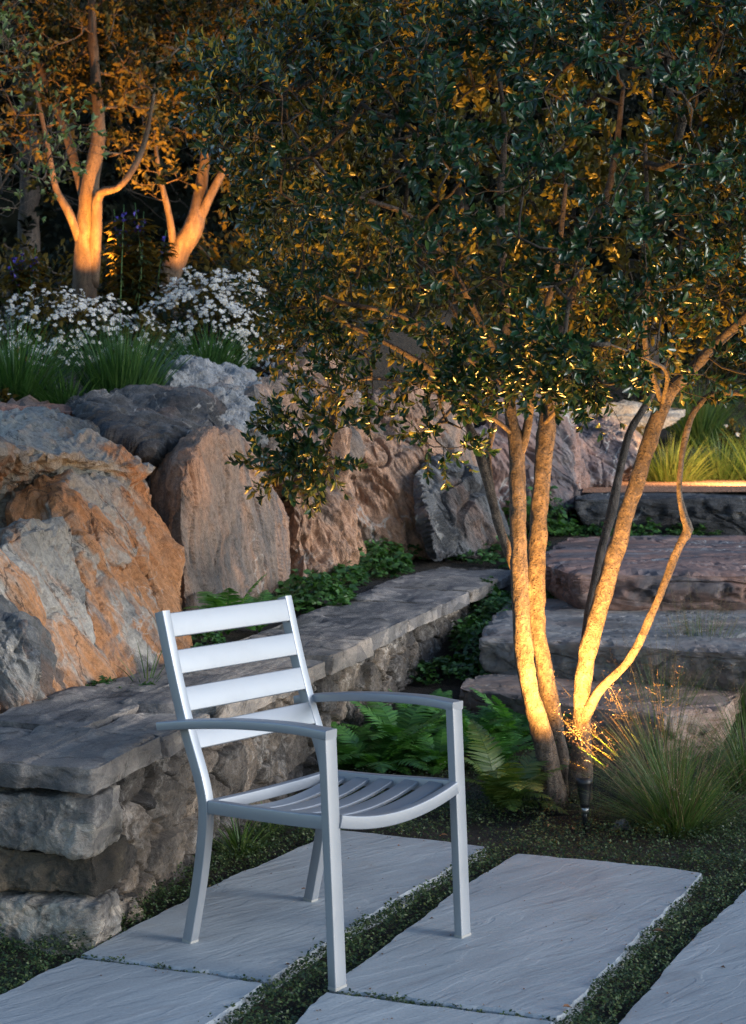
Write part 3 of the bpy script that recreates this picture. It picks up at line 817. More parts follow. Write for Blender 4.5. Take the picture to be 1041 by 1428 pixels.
# ------------------------------------------------------------------ low wall
def W3(t, s, z): return np.array((P0[0] + WD[0] * t + WN[0] * s, P0[1] + WD[1] * t + WN[1] * s, z))
def low_wall():
    root = empty('stone_wall', (*W3(WL / 2, WALL_T / 2, 0)[:2], 0), 'low dry stone wall with flat cap stones running behind the chair', 'wall')
    o0 = np.array(root.location)
    # rubble face and end: one displaced sheet round the corner
    L2 = 2.2
    zs = np.arange(-0.12, 0.452, 0.007)
    ts = np.concatenate([np.arange(-L2, 0, 0.0075), np.arange(0, 2.6, 0.0075), np.arange(2.6, WL + 0.02, 0.013)])
    T, Z = np.meshgrid(ts, zs)
    t, z = T.ravel(), Z.ravel()
    side = t < 0
    flat = np.stack([t, np.zeros_like(t), z], 1)
    # stones: irregular courses
    crs = 0.125
    wq = flat + np.stack([fbm(flat * 3, 3, 70), fbm(flat * 3 + 5, 3, 71), fbm(flat * 3 + 9, 3, 72)], 1) * 0.05
    f1, f2, cid, vec = worley(wq / np.array((0.21, 0.21, crs)), 73)
    h = ((cid >> 4) & 255) / 255. - 0.5
    tl = np.stack([((cid >> 3) & 255) / 255. - .5, ((cid >> 11) & 255) / 255. - .5], 1)
    e = np.clip((f2 - f1) / 0.12, 0, 1)
    d = (0.024 * h + 0.05 * (vec[:, 0] * tl[:, 0] + vec[:, 2] * tl[:, 1])) * np.minimum(1, e * 1.6) - 0.040 * (1 - e) ** 2 + 0.016 * fbm(flat * 7, 4, 74) + 0.010 * ridged(flat * 19, 3, 75) + 0.006 * fbm(flat * 60, 2, 76)
    d -= 0.02
    d *= np.clip(np.abs(t) / 0.05, 0.15, 1)
    px_ = np.where(side, 0.02 - d * 0.9, np.maximum(t, 0) + 0.02)
    py_ = np.where(side, -t, -d + 0.012)
    p = np.stack([P0[0] + WD[0] * px_ + WN[0] * py_, P0[1] + WD[1] * px_ + WN[1] * py_, z], 1)
    n, m = len(zs), len(ts)
    i = np.arange(n - 1)[:, None] * m + np.arange(m - 1)[None]
    MB().add(p, np.stack([i, i + 1, i + m + 1, i + m], -1).reshape(-1, 4)).build('rubble_face', M['wall_face'], root, o0, smooth=False, attr=((cid >> 9) & 255) / 255.)
    # far end closing
    g = [W3(WL, 0.0, -0.1), W3(WL, WALL_T, -0.1), W3(WL, WALL_T, 0.45), W3(WL, 0.0, 0.45), W3(WL - .3, 0.05, -0.1), W3(WL - .3, WALL_T, -0.1), W3(WL - .3, WALL_T, .45), W3(WL - .3, 0.05, .45)]
    p, fc = rock_mesh(g, sub=5, seed=77, facet=0.02, fsize=0.15, rough=0.008, layer=0.01, lfreq=4)
    MB().add(p, None, fc).build('end_stone', M['wall_face'], root, o0)
    # quoins at the near corner
    r_ = random.Random(4)
    def block(t0, t1, s0, s1, z0, z1, mat, seed, name='corner_stone', label=None, **kw):
        j = lambda a=0.012: r_.uniform(-a, a)
        pts = []
        for tt in (t0, t1):
            for ss in (s0, s1):
                for zz in (z0, z1): pts.append(W3(tt + j(), ss + j(), zz + j(0.006)))
        args = dict(sub=6, seed=seed, k=220, facet=0.006, fsize=0.10, grain=(WD[0], WD[1], 0), rough=0.005, groove=0.001, layer=0.006, lfreq=4.0, chip=0.012)
        args.update(kw)
        p, fc = rock_mesh(pts, **args)
        o = MB().add(p, None, fc).build(name, mat, root, o0, smooth=False, attr=LAST['lay'])
        if label: o['label'] = label
    block(-0.045, 0.13, -0.045, 0.30, -0.06, 0.11, M['quoin_white'], 101, label='whitened bottom corner stone')
    block(-0.025, 0.20, -0.025, 0.31, 0.125, 0.245, M['quoin_brown'], 102, label='dark brown middle corner stone')
    block(-0.04, 0.15, -0.04, 0.30, 0.25, 0.405, M['quoin_white'], 103, label='large whitened corner stone under the cap')
    block(-0.03, 0.12, 0.32, 0.62, -0.05, 0.13, M['quoin_brown'], 104)
    block(-0.03, 0.12, 0.325, 0.60, 0.14, 0.26, M['quoin_white'], 105)
    block(-0.03, 0.12, 0.315, 0.66, 0.27, 0.41, M['quoin_brown'], 106)
    # cap stones
    ov = -0.05
    caps = [(-0.07, 0.42, ov, 0.36, 0.010), (-0.06, 0.46, 0.385, 0.80, -0.008), (-0.05, 0.5, 0.825, 1.4, 0.004), (0.445, 0.86, ov + .01, 0.21, -0.008), (0.48, 1.15, 0.24, 0.60, 0.006), (0.885, 1.5, ov - .006, 0.30, 0.006),
            (1.165, 1.6, 0.315, 0.55, -0.004), (1.515, 2.1, ov, 0.5, 0.0)]
    tcur = 2.115
    while tcur < WL:
        ln = r_.uniform(0.4, 0.75)
        caps.append((tcur, min(tcur + ln, WL + 0.05), ov + r_.uniform(-.012, .012), 0.5 + r_.uniform(-.03, .03), r_.uniform(-.012, .010)))
        tcur += ln + 0.02
    for k, (t0, t1, s0, s1, dz) in enumerate(caps):
        block(t0, t1, s0, s1, 0.418, CAPZ + dz, M['cap'], 120 + k, 'cap_stone', None, facet=0.005, fsize=0.25, rough=0.002, groove=0.0, k=300, layer=0.006, lfreq=2.0, chip=0.024, sub=6 if t0 < 3 else 5)
low_wall()

# ------------------------------------------------------------------ chair
def chair():
    Nf = on(475, 1379); Ff = on(651, 1306)
    wv = (Ff - Nf)[:2]
    u = wv / np.linalg.norm(wv)
    fwd = np.array((u[1], -u[0]))
    c = (Nf + Ff)[:2] / 2 - fwd * 0.012
    root = empty('armchair', (c[0], c[1], 0), 'silver grey slatted metal garden armchair standing on the stone slabs', 'chair', rz=math.atan2(fwd[1], fwd[0]) - math.pi / 2)
    A = M['alu']
    # local: +x near side, +y front, front legs at y = 0
    hw, hr = 0.268, 0.250
    prof_back = spline([(-0.552, 0.0), (-0.508, 0.20), (-0.487, 0.36), (-0.500, 0.45), (-0.560, 0.60), (-0.610, 0.75), (-0.655, 0.908)], 8)
    def backpt(z): return np.interp(z, prof_back[:, 1], prof_back[:, 0])
    for s in (1, -1):
        leg = MB()
        rect_sweep(leg, [(s * hw, 0.0, 0.004), (s * hw, -0.012, 0.25), (s * hw, -0.033, 0.6415)], 0.044, 0.026, (1, 0, 0))
        lo = leg.build('front_leg', A, root)
        cap = MB(); rect_sweep(cap, [(s * hw, 0.0, -0.002), (s * hw, 0, 0.007)], 0.046, 0.028, (1, 0, 0)); cap.build('foot_cap', M['plastic'], lo)
        post = MB()
        rect_sweep(post, [(s * hr, y, max(z, 0.004)) for y, z in prof_back], 0.030, 0.034, (1, 0, 0))
        po = post.build('back_leg', A, root)
        cap = MB(); rect_sweep(cap, [(s * hr, -0.5525, -0.002), (s * hr, -0.5515, 0.008)], 0.032, 0.036, (1, 0, 0)); cap.build('foot_cap', M['plastic'], po)
        arm = MB()
        pa = spline([(s * (hr + 0.030), -0.625, 0.597), (s * (hr + 0.030), -0.50, 0.617), (s * (hr + 0.027), -0.33, 0.637), (s * (hw + 0.006), -0.15, 0.648), (s * hw, -0.019, 0.6455)], 6)
        rect_sweep(arm, pa, 0.046, 0.024, (1, 0, 0))
        arm.build('armrest', A, root)
        rail = MB()
        rect_sweep(rail, spline([(s * (hr - .002), -0.492, 0.388), (s * (hr + .004), -0.30, 0.399), (s * (hw - .004), -0.15, 0.410), (s * (hw - .002), -0.012, 0.421)], 5), 0.024, 0.036, (1, 0, 0))
        rail.build('side_rail', A, root)
    # scooped cross rails and slats
    def scoop(y, z, w_, h_, dep, half, name):
        x = np.linspace(-half, half, 25)
        k = 1 - (x / half) ** 2
        mb = MB()
        rect_sweep(mb, np.stack([x, np.full_like(x, y), z - dep * k], 1), w_, h_, (0, 1, 0))
        mb.build(name, A, root)
    scoop(-0.014, 0.4215, 0.024, 0.034, 0.034, hw - 0.02, 'seat_rail')
    scoop(-0.487, 0.386, 0.022, 0.032, 0.004, hr - 0.013, 'seat_rail')
    for k in range(5):
        y = -0.072 - k * 0.0865
        scoop(y - 0.012, 0.424 + (y + 0.01) * 0.075, 0.050, 0.012, 0.036, hw - 0.017, 'seat_slat')
    # back slats
    for k in range(4):
        zc = 0.868 - k * 0.1005
        yc = backpt(zc)
        tn = unit(np.array((0, backpt(zc + .02) - backpt(zc - .02), 0.04)))
        mb = MB()
        x = np.linspace(-(hr - 0.0145), hr - 0.0145, 9)
        nrm_ = np.array((0, tn[2], -tn[1]))
        pts = np.stack([x, np.full_like(x, yc), np.full_like(x, zc)], 1) + nrm_ * 0.0085
        rect_sweep(mb, pts, 0.068, 0.014, tn)
        mb.build('back_slat', A, root)
chair()

# ------------------------------------------------------------------ spotlights
def uplight(base, aim, energy, label, size=110, col=(1.0, 0.465, 0.10), group=None, blend=0.6, stem=0.07, sc=1.0):
    base = np.array(base, float)
    root = empty('garden_spotlight', base, label, 'spotlight', group)
    ax = unit(np.array(aim, float) - (base + np.array((0, 0, stem))))
    o0 = base
    up = np.array((0, 0, 1.))
    mb = MB(); tube(mb, [base - up * 0.05, base + up * stem * 0.7, base + up * stem], np.array((0.006, 0.009, 0.009)) * sc, 12); mb.build('spike', M['black'], root, o0)
    q = base + up * stem
    mb = MB(); lathe(mb, np.array([(0, -0.004), (0.014, -0.004), (0.014, 0.012), (0, 0.012)]) * sc, q, up, 8); mb.build('clamp', M['zinc'], root, o0)
    q = q + up * 0.012 * sc
    pr = np.array([(0, 0), (0.014, 0), (0.0165, 0.012), (0.022, 0.045), (0.0275, 0.078), (0.029, 0.08), (0.0305, 0.083), (0.0305, 0.104), (0.027, 0.104), (0.026, 0.097), (0, 0.097)]) * sc
    mb = MB(); lathe(mb, pr[:-1], q, ax); hs = mb.build('housing', M['black'], root, o0)
    mb = MB(); lathe(mb, np.array([(0.0001, 0.0972), (0.026, 0.0972)]) * sc, q, ax); mb.build('lens', M['lens'], hs, o0)
    ld = bpy.data.lights.new('spot_beam', 'SPOT')
    ld.energy = energy; ld.color = col; ld.spot_size = R(size); ld.spot_blend = blend; ld.shadow_soft_size = 0.02
    lo = bpy.data.objects.new('spot_beam', ld); COL.objects.link(lo)
    lo.parent = root
    lo.location = q + ax * 0.112 * sc - o0
    lo.rotation_euler = Vector(-ax).to_track_quat('Z', 'Y').to_euler()
sp0 = on(816, 1158, -0.02)
uplight(sp0, at(785, 420, 6.1), 225, 'black garden spotlight on a spike lighting the tree stems from below', 136, blend=1.0)
b1 = on(812, 1036, -0.05); uplight(b1, at(870, 330, 6.2), 560, 'second garden spotlight hidden behind the right trunk, lighting the crown', 96, blend=1.0, stem=0.03, sc=0.8)
b2 = on(769, 1034, -0.05); uplight(b2, at(560, 460, 6.0), 680, 'third garden spotlight hidden behind the left trunks, lighting the left half of the crown', 96, blend=1.0, stem=0.03, sc=0.8)

# ------------------------------------------------------------------ trees
def grow(stem_paths, tips, step=0.07, seed=0, curve=0.25):
    """connect every tip to the nearest wood; returns branch polylines with radii"""
    r_ = np.random.default_rng(seed)
    P, par = [], []
    for st in stem_paths:
        q = resample(st, step)
        prev = -1
        for p in q:
            P.append(p[:3]); par.append(prev); prev = len(P) - 1
    n0 = len(P)
    P = [np.array(p) for p in P]
    cap = n0 + len(tips) * 14
    arr = np.zeros((cap, 3)); arr[:n0] = P
    cnt = n0
    d0 = np.array([np.min(np.linalg.norm(arr[:n0] - t, axis=1)) for t in tips])
    branches = []
    for ti in np.argsort(d0):
        t = tips[ti]
        dv = t - arr[:cnt]
        dist = np.linalg.norm(dv, axis=1)
        cost = dist * (1 + 0.35 * np.clip(-dv[:, 2] / np.maximum(dist, 1e-6), 0, 1)) + np.where(np.arange(cnt) < n0, 0, 0.02)
        a = int(np.argmin(cost))
        s = arr[a]; L = dist[a]
        if L < 0.02 or cnt > cap - 30: continue
        n = min(12, max(2, int(L / step) + 1))
        u = np.linspace(0, 1, n + 1)[1:]
        mid = (s + t) / 2 + r_.normal(size=3) * L * curve * 0.4 + np.array((0, 0, -0.10 * L))
        c = (1 - u)[:, None] ** 2 * s + 2 * (u * (1 - u))[:, None] * mid + (u ** 2)[:, None] * t
        c[:-1] += r_.normal(size=(n - 1, 3)) * 0.006
        ids = [a]
        for p in c:
            arr[cnt] = p; par.append(ids[-1]); ids.append(cnt); cnt += 1
        branches.append(ids)
    w = np.zeros(cnt)
    for b in branches: w[b[-1]] += 1
    for i in range(cnt - 1, -1, -1):
        if par[i] >= 0: w[par[i]] += w[i]
    return arr[:cnt], branches, w
def tree_crown(root, o0, stems, tips, leaf, n_leaf, lsize, lmat, bmat, seed, tw=0.13, rk=0.0021, spread=1.0, sides=5, w=0.42, tipdir=None, outc=None):
    P, br, wt = grow(stems, tips, seed=seed)
    r_ = np.random.default_rng(seed + 1)
    mb = MB()
    tp, td = [], []
    for ids in br:
        p = P[ids]
        rad = rk * np.maximum(wt[ids], 1) ** 0.42
        rad[0] = rad[1] * 1.1
        tube(mb, p, rad, sides)
        tp.append(p[-1]); td.append(p[-1] - p[-2])
    tp = np.array(tp); td = unit(np.array(td)) + r_.normal(size=(len(tp), 3)) * 0.35
    td[:, 2] += 0.30
    if tipdir is not None: td = td + tipdir(tp)
    td = unit(td)
    # terminal twigs, two or three at each tip, and leaves spiralling round them
    pos, xd, nd, sc = [], [], [], []
    for k in range(len(tp)):
        for b in range(r_.integers(2, 4)):
            d = unit(td[k] + r_.normal(size=3) * (0.0 if b == 0 else 0.65))
            ln = tw * r_.uniform(0.7, 1.3)
            e = tp[k] + d * ln
            tube(mb, np.array([tp[k], tp[k] + d * ln * .5 + r_.normal(size=3) * .004, e]), (0.0017, 0.0014, 0.0009), 4)
            m = max(3, int(n_leaf / 2.5 * r_.uniform(0.7, 1.3)))
            a = np.array((0, 0, 1.)) if abs(d[2]) < .9 else np.array((1., 0, 0))
            s1 = unit(np.cross(d, a)); s2 = np.cross(d, s1)
            t = np.concatenate([r_.uniform(0.12, 1, m - 3), (1, 1, 1)])
            ph = np.arange(m) * 2.4 + r_.uniform(0, 6)
            side = np.cos(ph)[:, None] * s1 + np.sin(ph)[:, None] * s2
            op = np.where(t > 0.97, 0.45, 0.85) * r_.uniform(0.8, 1.25, m)
            x = d[None] * np.cos(op)[:, None] + side * np.sin(op)[:, None]
            pos.append(tp[k] + d * ln * t[:, None]); xd.append(x + r_.normal(size=(m, 3)) * 0.12)
            if outc is None:
                nd.append(d[None] * 1.0 - side * 0.4 + np.array((0, 0, 0.35)) + r_.normal(size=(m, 3)) * 0.25)
            else:
                od = unit(tp[k] - outc)
                nd.append(d[None] * 0.5 - side * 0.35 + od * 1.1 + np.array((0, 0, 0.25)) + r_.normal(size=(m, 3)) * 0.3)
            sc.append(lsize * r_.uniform(0.6, 1.2, m) * np.where(t > 0.97, 0.85, 1))
    mb.build('branches', bmat, root, o0)
    lv, q, tr = leaf_tpl(w)
    f = MB()
    scatter(f, lv, q, tr, np.concatenate(pos), np.concatenate(xd), np.concatenate(nd), np.concatenate(sc))
    f.build('foliage', lmat, root, o0)

def main_tree():
    base = on(790, 1112, -0.03)
    root = empty('multi_stem_tree', base, 'multi stem tree with glossy dark evergreen leaves lit warm from below', 'tree')
    k = 1 / F_PX
    def path(pts): return spline([(*at(x, y, Y), w / 2 * Y * k) for x, y, Y, w in pts], 8)
    defs = [
        ('stem', M['bark'], [(774, 1125, 6.08, 40), (768, 1085, 6.08, 33), (757, 1030, 6.06, 30), (739, 960, 6.02, 26), (728, 880, 6.0, 25), (724, 800, 6.0, 24), (722, 700, 6.0, 22), (721, 630, 6.0, 23), (713, 580, 6.0, 17), (706, 500, 6.02, 16), (703, 400, 6.05, 14), (698, 280, 6.1, 11), (704, 180, 6.1, 8), (690, 60, 6.1, 5)]),
        ('stem', M['bark'], [(722, 640, 6.0, 15), (735, 600, 5.99, 13), (741, 550, 5.97, 13), (748, 470, 5.9, 10), (775, 380, 5.85, 8), (790, 250, 5.8, 6)]),
        ('stem', M['bark'], [(781, 1120, 6.2, 34), (777, 1050, 6.2, 28), (764, 960, 6.2, 25), (751, 890, 6.18, 26), (748, 830, 6.18, 28), (750, 760, 6.18, 25), (757, 660, 6.2, 25), (766, 570, 6.22, 25), (768, 520, 6.25, 20), (800, 400, 6.4, 15), (850, 260, 6.5, 10), (870, 120, 6.5, 6)]),
        ('stem', M['bark'], [(752, 868, 6.19, 20), (738, 825, 6.17, 17), (712, 775, 6.15, 14), (697, 735, 6.15, 13), (685, 690, 6.17, 12), (668, 630, 6.2, 12), (652, 590, 6.2, 11), (615, 530, 6.2, 10), (560, 490, 6.15, 8), (480, 450, 6.1, 5)]),
        ('stem', M['bark'], [(690, 700, 6.17, 9), (680, 640, 6.3, 9), (690, 570, 6.4, 8), (660, 480, 6.5, 6), (600, 380, 6.6, 5)]),
        ('stem', M['bark'], [(809, 1118, 6.1, 34), (811, 1060, 6.1, 29), (811, 1000, 6.08, 27), (817, 930, 6.06, 25), (836, 850, 6.04, 25), (862, 760, 6.02, 24), (892, 660, 6.0, 23), (924, 565, 5.98, 22), (955, 525, 5.95, 17), (1005, 475, 5.9, 14), (1060, 420, 5.8, 11), (1120, 320, 5.7, 7)]),
        ('stem', M['bark_dark'], [(816, 905, 6.16, 14), (822, 850, 6.18, 13), (838, 770, 6.2, 12), (853, 715, 6.22, 13), (866, 650, 6.24, 11), (880, 600, 6.26, 11), (906, 555, 6.28, 10), (935, 480, 6.4, 9), (950, 340, 6.5, 7), (960, 200, 6.6, 5)]),
        ('stem', M['bark'], [(814, 1005, 6.06, 15), (838, 960, 6.02, 14), (878, 920, 5.98, 12), (910, 855, 5.96, 11), (938, 785, 5.95, 11), (950, 757, 5.945, 11), (960, 738, 5.94, 14), (955, 722, 5.94, 11), (948, 685, 5.94, 9), (952, 630, 5.93, 9), (968, 575, 5.92, 9), (1000, 548, 5.9, 8), (1060, 552, 5.85, 6)]),
    ]
    crown_stems = []
    for i, (nm, mt, pts) in enumerate(defs):
        p = path(pts)
        p = resample(p, 0.022)
        mb = MB(); tube(mb, p[:, :3], p[:, 3], 22 if pts[0][3] > 18 else 12, 0.19, 200 + i, 30)
        mb.build(nm, mt, root, base)
        sel = p[p[:, 2] > 1.62]
        if len(sel) > 3: crown_stems.append(sel)
    # main limbs inside the crown
    for pts in ([(704, 520, 6.02, 8), (645, 400, 5.9, 8), (600, 330, 5.75, 8), (560, 295, 5.7, 7), (490, 272, 5.65, 7), (452, 240, 5.6, 5), (400, 170, 5.6, 4)],
                [(706, 540, 6.02, 8), (640, 490, 6.0, 8), (560, 440, 6.0, 7), (470, 420, 5.95, 6), (420, 390, 5.9, 4)],
                [(720, 610, 6.0, 6), (690, 585, 5.95, 7), (640, 560, 5.9, 7), (580, 535, 5.85, 6), (500, 530, 5.75, 5), (460, 570, 5.7, 3)],
                [(924, 565, 5.98, 8), (900, 480, 5.8, 8), (905, 380, 5.7, 7), (900, 200, 5.7, 5)],
                [(760, 590, 6.2, 6), (790, 560, 5.9, 6), (840, 530, 5.6, 5), (880, 480, 5.45, 3)],
                [(924, 565, 5.98, 6), (930, 520, 5.7, 6), (900, 500, 5.4, 4), (850, 480, 5.2, 3)]):
        p = path(pts); p = resample(p, 0.03)
        mb = MB(); tube(mb, p[:, :3], p[:, 3], 9, 0.12, 230, 34)
        mb.build('limb', M['bark'], root, base)
        crown_stems.append(p)
    # leaf tips: photo-shaped crown
    C = at(745, 235, 6.1)
    Rr = np.array((1.30, 1.22, 0.86))
    T = []
    r_ = np.random.default_rng(5)
    while len(T) < 1650:
        d = unit(r_.normal(size=3))
        rr = r_.uniform(0.12, 1.0) ** 0.27
        p = C + d * Rr * rr * (1 + 0.16 * float(perlin((d * 3.1)[None], 8)[0]) * 2)
        if fbm((p * 2.3)[None], 2, 33)[0] < -0.22 and rr > 0.5: continue
        if p[2] < 1.60 + 0.12 * perlin((p * 2.0)[None], 2)[0]: continue
        v_ = p - np.array((0, 0, CAM_H)); dp = v_[1] * _c - v_[2] * _s
        qx = W_PX / 2 + F_PX * v_[0] / dp; qy = H_PX / 2 - F_PX * (v_[1] * _s + v_[2] * _c) / dp
        if qx < np.interp(qy, [0, 60, 95, 190, 260, 320, 400, 500], [470, 380, 300, 300, 345, 375, 400, 410]): continue
        e = (p - C) / Rr
        if e[1] < 0.1 and abs(e[0] + 0.02) < 0.62 and -0.8 < e[2] < 0.32 and r_.uniform() < 0.52 + 0.5 * perlin((p * 3.0)[None], 12)[0]: continue
        if e[2] < -0.62 and abs(e[0]) < .7 and abs(e[1]) < 0.6 and r_.uniform() < 0.5: continue
        T.append(p)
    def blob(px, py, Y, rx, ry, rz_, n):
        c = at(px, py, Y)
        for _ in range(n):
            T.append(c + unit(r_.normal(size=3)) * np.array((rx, ry, rz_)) * r_.uniform(0, 1) ** 0.4)
    blob(440, 610, 5.6, .14, .12, .10, 14); blob(410, 650, 5.55, .13, .1, .06, 11); blob(450, 640, 5.6, .08, .1, .07, 8)
    blob(615, 605, 5.8, .10, .1, .08, 8); blob(470, 540, 5.8, .20, .2, .07, 12)
    blob(800, 510, 5.25, .26, .2, .09, 40); blob(640, 530, 5.6, .2, .2, .08, 20)
    blob(345, 140, 5.75, .16, .3, .15, 40); blob(395, 270, 5.8, .10, .25, .2, 14); blob(430, 70, 5.8, .25, .3, .14, 36); blob(430, 400, 5.9, .16, .25, .16, 26)
    blob(1010, 520, 5.7, .2, .2, .1, 12); blob(430, 470, 5.95, .12, .2, .1, 10)
    T = np.array(T)
    cdir = lambda tp: unit(tp - C) * 0.55
    tree_crown(root, base, crown_stems, T, None, 46, 0.039, M['leaf_main'], M['twig'], 41, tipdir=cdir, w=0.42, rk=0.0017, outc=C)
main_tree()

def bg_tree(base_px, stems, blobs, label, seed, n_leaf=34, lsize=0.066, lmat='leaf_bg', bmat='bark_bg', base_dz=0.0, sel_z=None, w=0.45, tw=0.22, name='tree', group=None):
    k = 1 / F_PX
    ps = [spline([(*at(x, y, Y), wd / 2 * Y * k) for x, y, Y, wd in st], 6) for st in stems]
    base = ps[0][0][:3].copy()
    base[2] = min(base[2], tz(base[0], base[1])) - 0.02
    root = empty(name, base, label, 'tree', group)
    cs = []
    for i, p in enumerate(ps):
        p = resample(p, 0.06)
        if i == 0:
            p = np.concatenate([[[*base, p[0, 3] * 1.15]], p])
        mb = MB(); tube(mb, p[:, :3], p[:, 3], 12, 0.10, seed + i, 12)
        mb.build('trunk', M[bmat], root, base)
        cs.append(p[len(p) // 3:] if i == 0 else p[3:])
    r_ = np.random.default_rng(seed)
    T = []
    for (px, py, Y, rx, ry, rz_, n) in blobs:
        c = at(px, py, Y)
        for _ in range(n): T.append(c + unit(r_.normal(size=3)) * np.array((rx, ry, rz_)) * r_.uniform(0, 1) ** 0.45)
    tree_crown(root, base, cs, np.array(T), None, n_leaf, lsize, M[lmat], M[bmat], seed + 3, tw=tw, rk=0.0034, w=w)
GT = 'garden trees on the bank lit from below'
bg_tree(None, [[(118, 400, 12.6, 34), (120, 340, 12.6, 30), (126, 260, 12.6, 26), (138, 180, 12.6, 18), (130, 60, 12.6, 13), (128, -60, 12.6, 8)],
               [(128, 400, 12.6, 20), (134, 330, 12.55, 17), (138, 272, 12.5, 14), (165, 262, 12.4, 9), (188, 232, 12.4, 9), (204, 190, 12.4, 7), (215, 130, 12.3, 4)],
               [(114, 345, 12.6, 13), (98, 300, 12.5, 12), (78, 262, 12.5, 10), (68, 210, 12.5, 7), (50, 120, 12.5, 5)],
               [(122, 290, 12.6, 15), (104, 225, 12.7, 13), (84, 160, 12.8, 11), (62, 110, 12.9, 7), (30, 20, 12.9, 4)]],
        [(60, 60, 12.6, .5, .6, .5, 60), (150, 30, 12.8, .6, .6, .5, 70), (60, -70, 12.6, .8, .8, .5, 70), (200, 100, 12.6, .4, .5, .45, 40), (30, 180, 12.8, .35, .5, .4, 26), (180, 180, 12.9, .3, .4, .3, 16), (260, 20, 13, .5, .5, .5, 45), (110, 110, 13.2, .6, .5, .5, 40)],
        'glowing multi stem tree at the left, lit orange from below behind the daisies', 300, group=GT)
bg_tree(None, [[(232, 400, 13.2, 30), (250, 350, 13.2, 32), (272, 312, 13.2, 26), (282, 250, 13.3, 17), (290, 190, 13.3, 13), (300, 90, 13.3, 9), (310, -30, 13.3, 6)],
               [(270, 320, 13.2, 16), (300, 260, 13.2, 12), (322, 215, 13.2, 11), (334, 175, 13.2, 8), (350, 80, 13.2, 5)],
               [(245, 360, 13.2, 13), (236, 300, 13.1, 9), (222, 240, 13.1, 7), (215, 180, 13.1, 4)]],
        [(300, 60, 13.3, .6, .6, .5, 60), (240, 130, 13.5, .4, .5, .4, 40), (330, 160, 13.6, .4, .5, .4, 30), (280, -60, 13.3, .7, .7, .5, 50), (215, 250, 13.1, .2, .3, .15, 7), (380, 10, 13.5, .5, .6, .5, 40), (350, 230, 13.8, .3, .4, .3, 18)],
        'leaning tree with a thick orange lit trunk between the two daisy bushes', 320, group=GT)
uplight((*at(128, 420, 11.9)[:2], tz(*at(128, 420, 11.9)[:2]) + 0.12), at(124, 160, 12.8), 300, 'small black spotlight hidden behind the left daisies lighting the glowing tree', 78, (1.0, 0.40, 0.07), blend=1.0)
uplight((*at(262, 420, 12.4)[:2], tz(*at(262, 420, 12.4)[:2]) + 0.12), at(280, 190, 13.5), 230, 'small black spotlight hidden between the daisy bushes lighting the leaning tree', 78, (1.0, 0.40, 0.07), blend=1.0)

q_ = at(1085, 640, 13.4)
uplight((q_[0], q_[1], tz(q_[0], q_[1])), at(930, 660, 14.6), 150, 'added unseen garden spotlight beyond the right edge lighting the gravel and bright grasses', 130, (1.0, 0.62, 0.26), blend=1.0, stem=0.45)  # unseen lamp, added to brighten the gravel and far grasses
# dark trees and hedge beyond
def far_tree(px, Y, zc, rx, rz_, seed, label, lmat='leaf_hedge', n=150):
    x = (px - 520) / F_PX * Y
    b = np.array((x, Y, tz(x, Y)))
    root = empty('tree', b, label, 'tree', 'dark trees closing the garden')
    tr = np.array([(x, Y, b[2] - 0.05, 0.12), (x + .05, Y, b[2] + 1.2, 0.10), (x, Y + .1, zc, 0.07), (x, Y, zc + rz_ * 0.7, 0.03)])
    mb = MB(); p = resample(spline(tr, 6), 0.1); tube(mb, p[:, :3], p[:, 3], 10, 0.1, seed, 10); mb.build('trunk', M['bark_dark'], root, b)
    r_ = np.random.default_rng(seed)
    d = unit(r_.normal(size=(n, 3)))
    T = np.array((x, Y, zc)) + d * np.array((rx, rx * 0.8, rz_)) * (r_.uniform(0, 1, n) ** 0.4 * (1 + 0.35 * perlin(d * 2.5 + seed, 3)))[:, None]
    tree_crown(root, b, [p[4:]], T, None, 60, 0.12, M[lmat], M['bark_dark'], seed + 2, tw=0.4, rk=0.005, w=0.5)
far_tree(40, 16.5, 4.9, 2.1, 2.2, 401, 'dark broadleaf tree in the gloom behind the glowing tree')
far_tree(390, 16.8, 5.0, 1.7, 2.2, 402, 'dark broadleaf tree in the gloom left of the main crown')
far_tree(640, 18, 5.2, 2.0, 2.4, 403, 'dark tree straight behind the main crown')
far_tree(900, 19, 5.0, 2.2, 2.6, 404, 'dark tree behind the crown above the leaning trunk')
far_tree(1180, 20, 4.8, 2.6, 2.6, 405, 'dark tree behind the crown at the right edge')
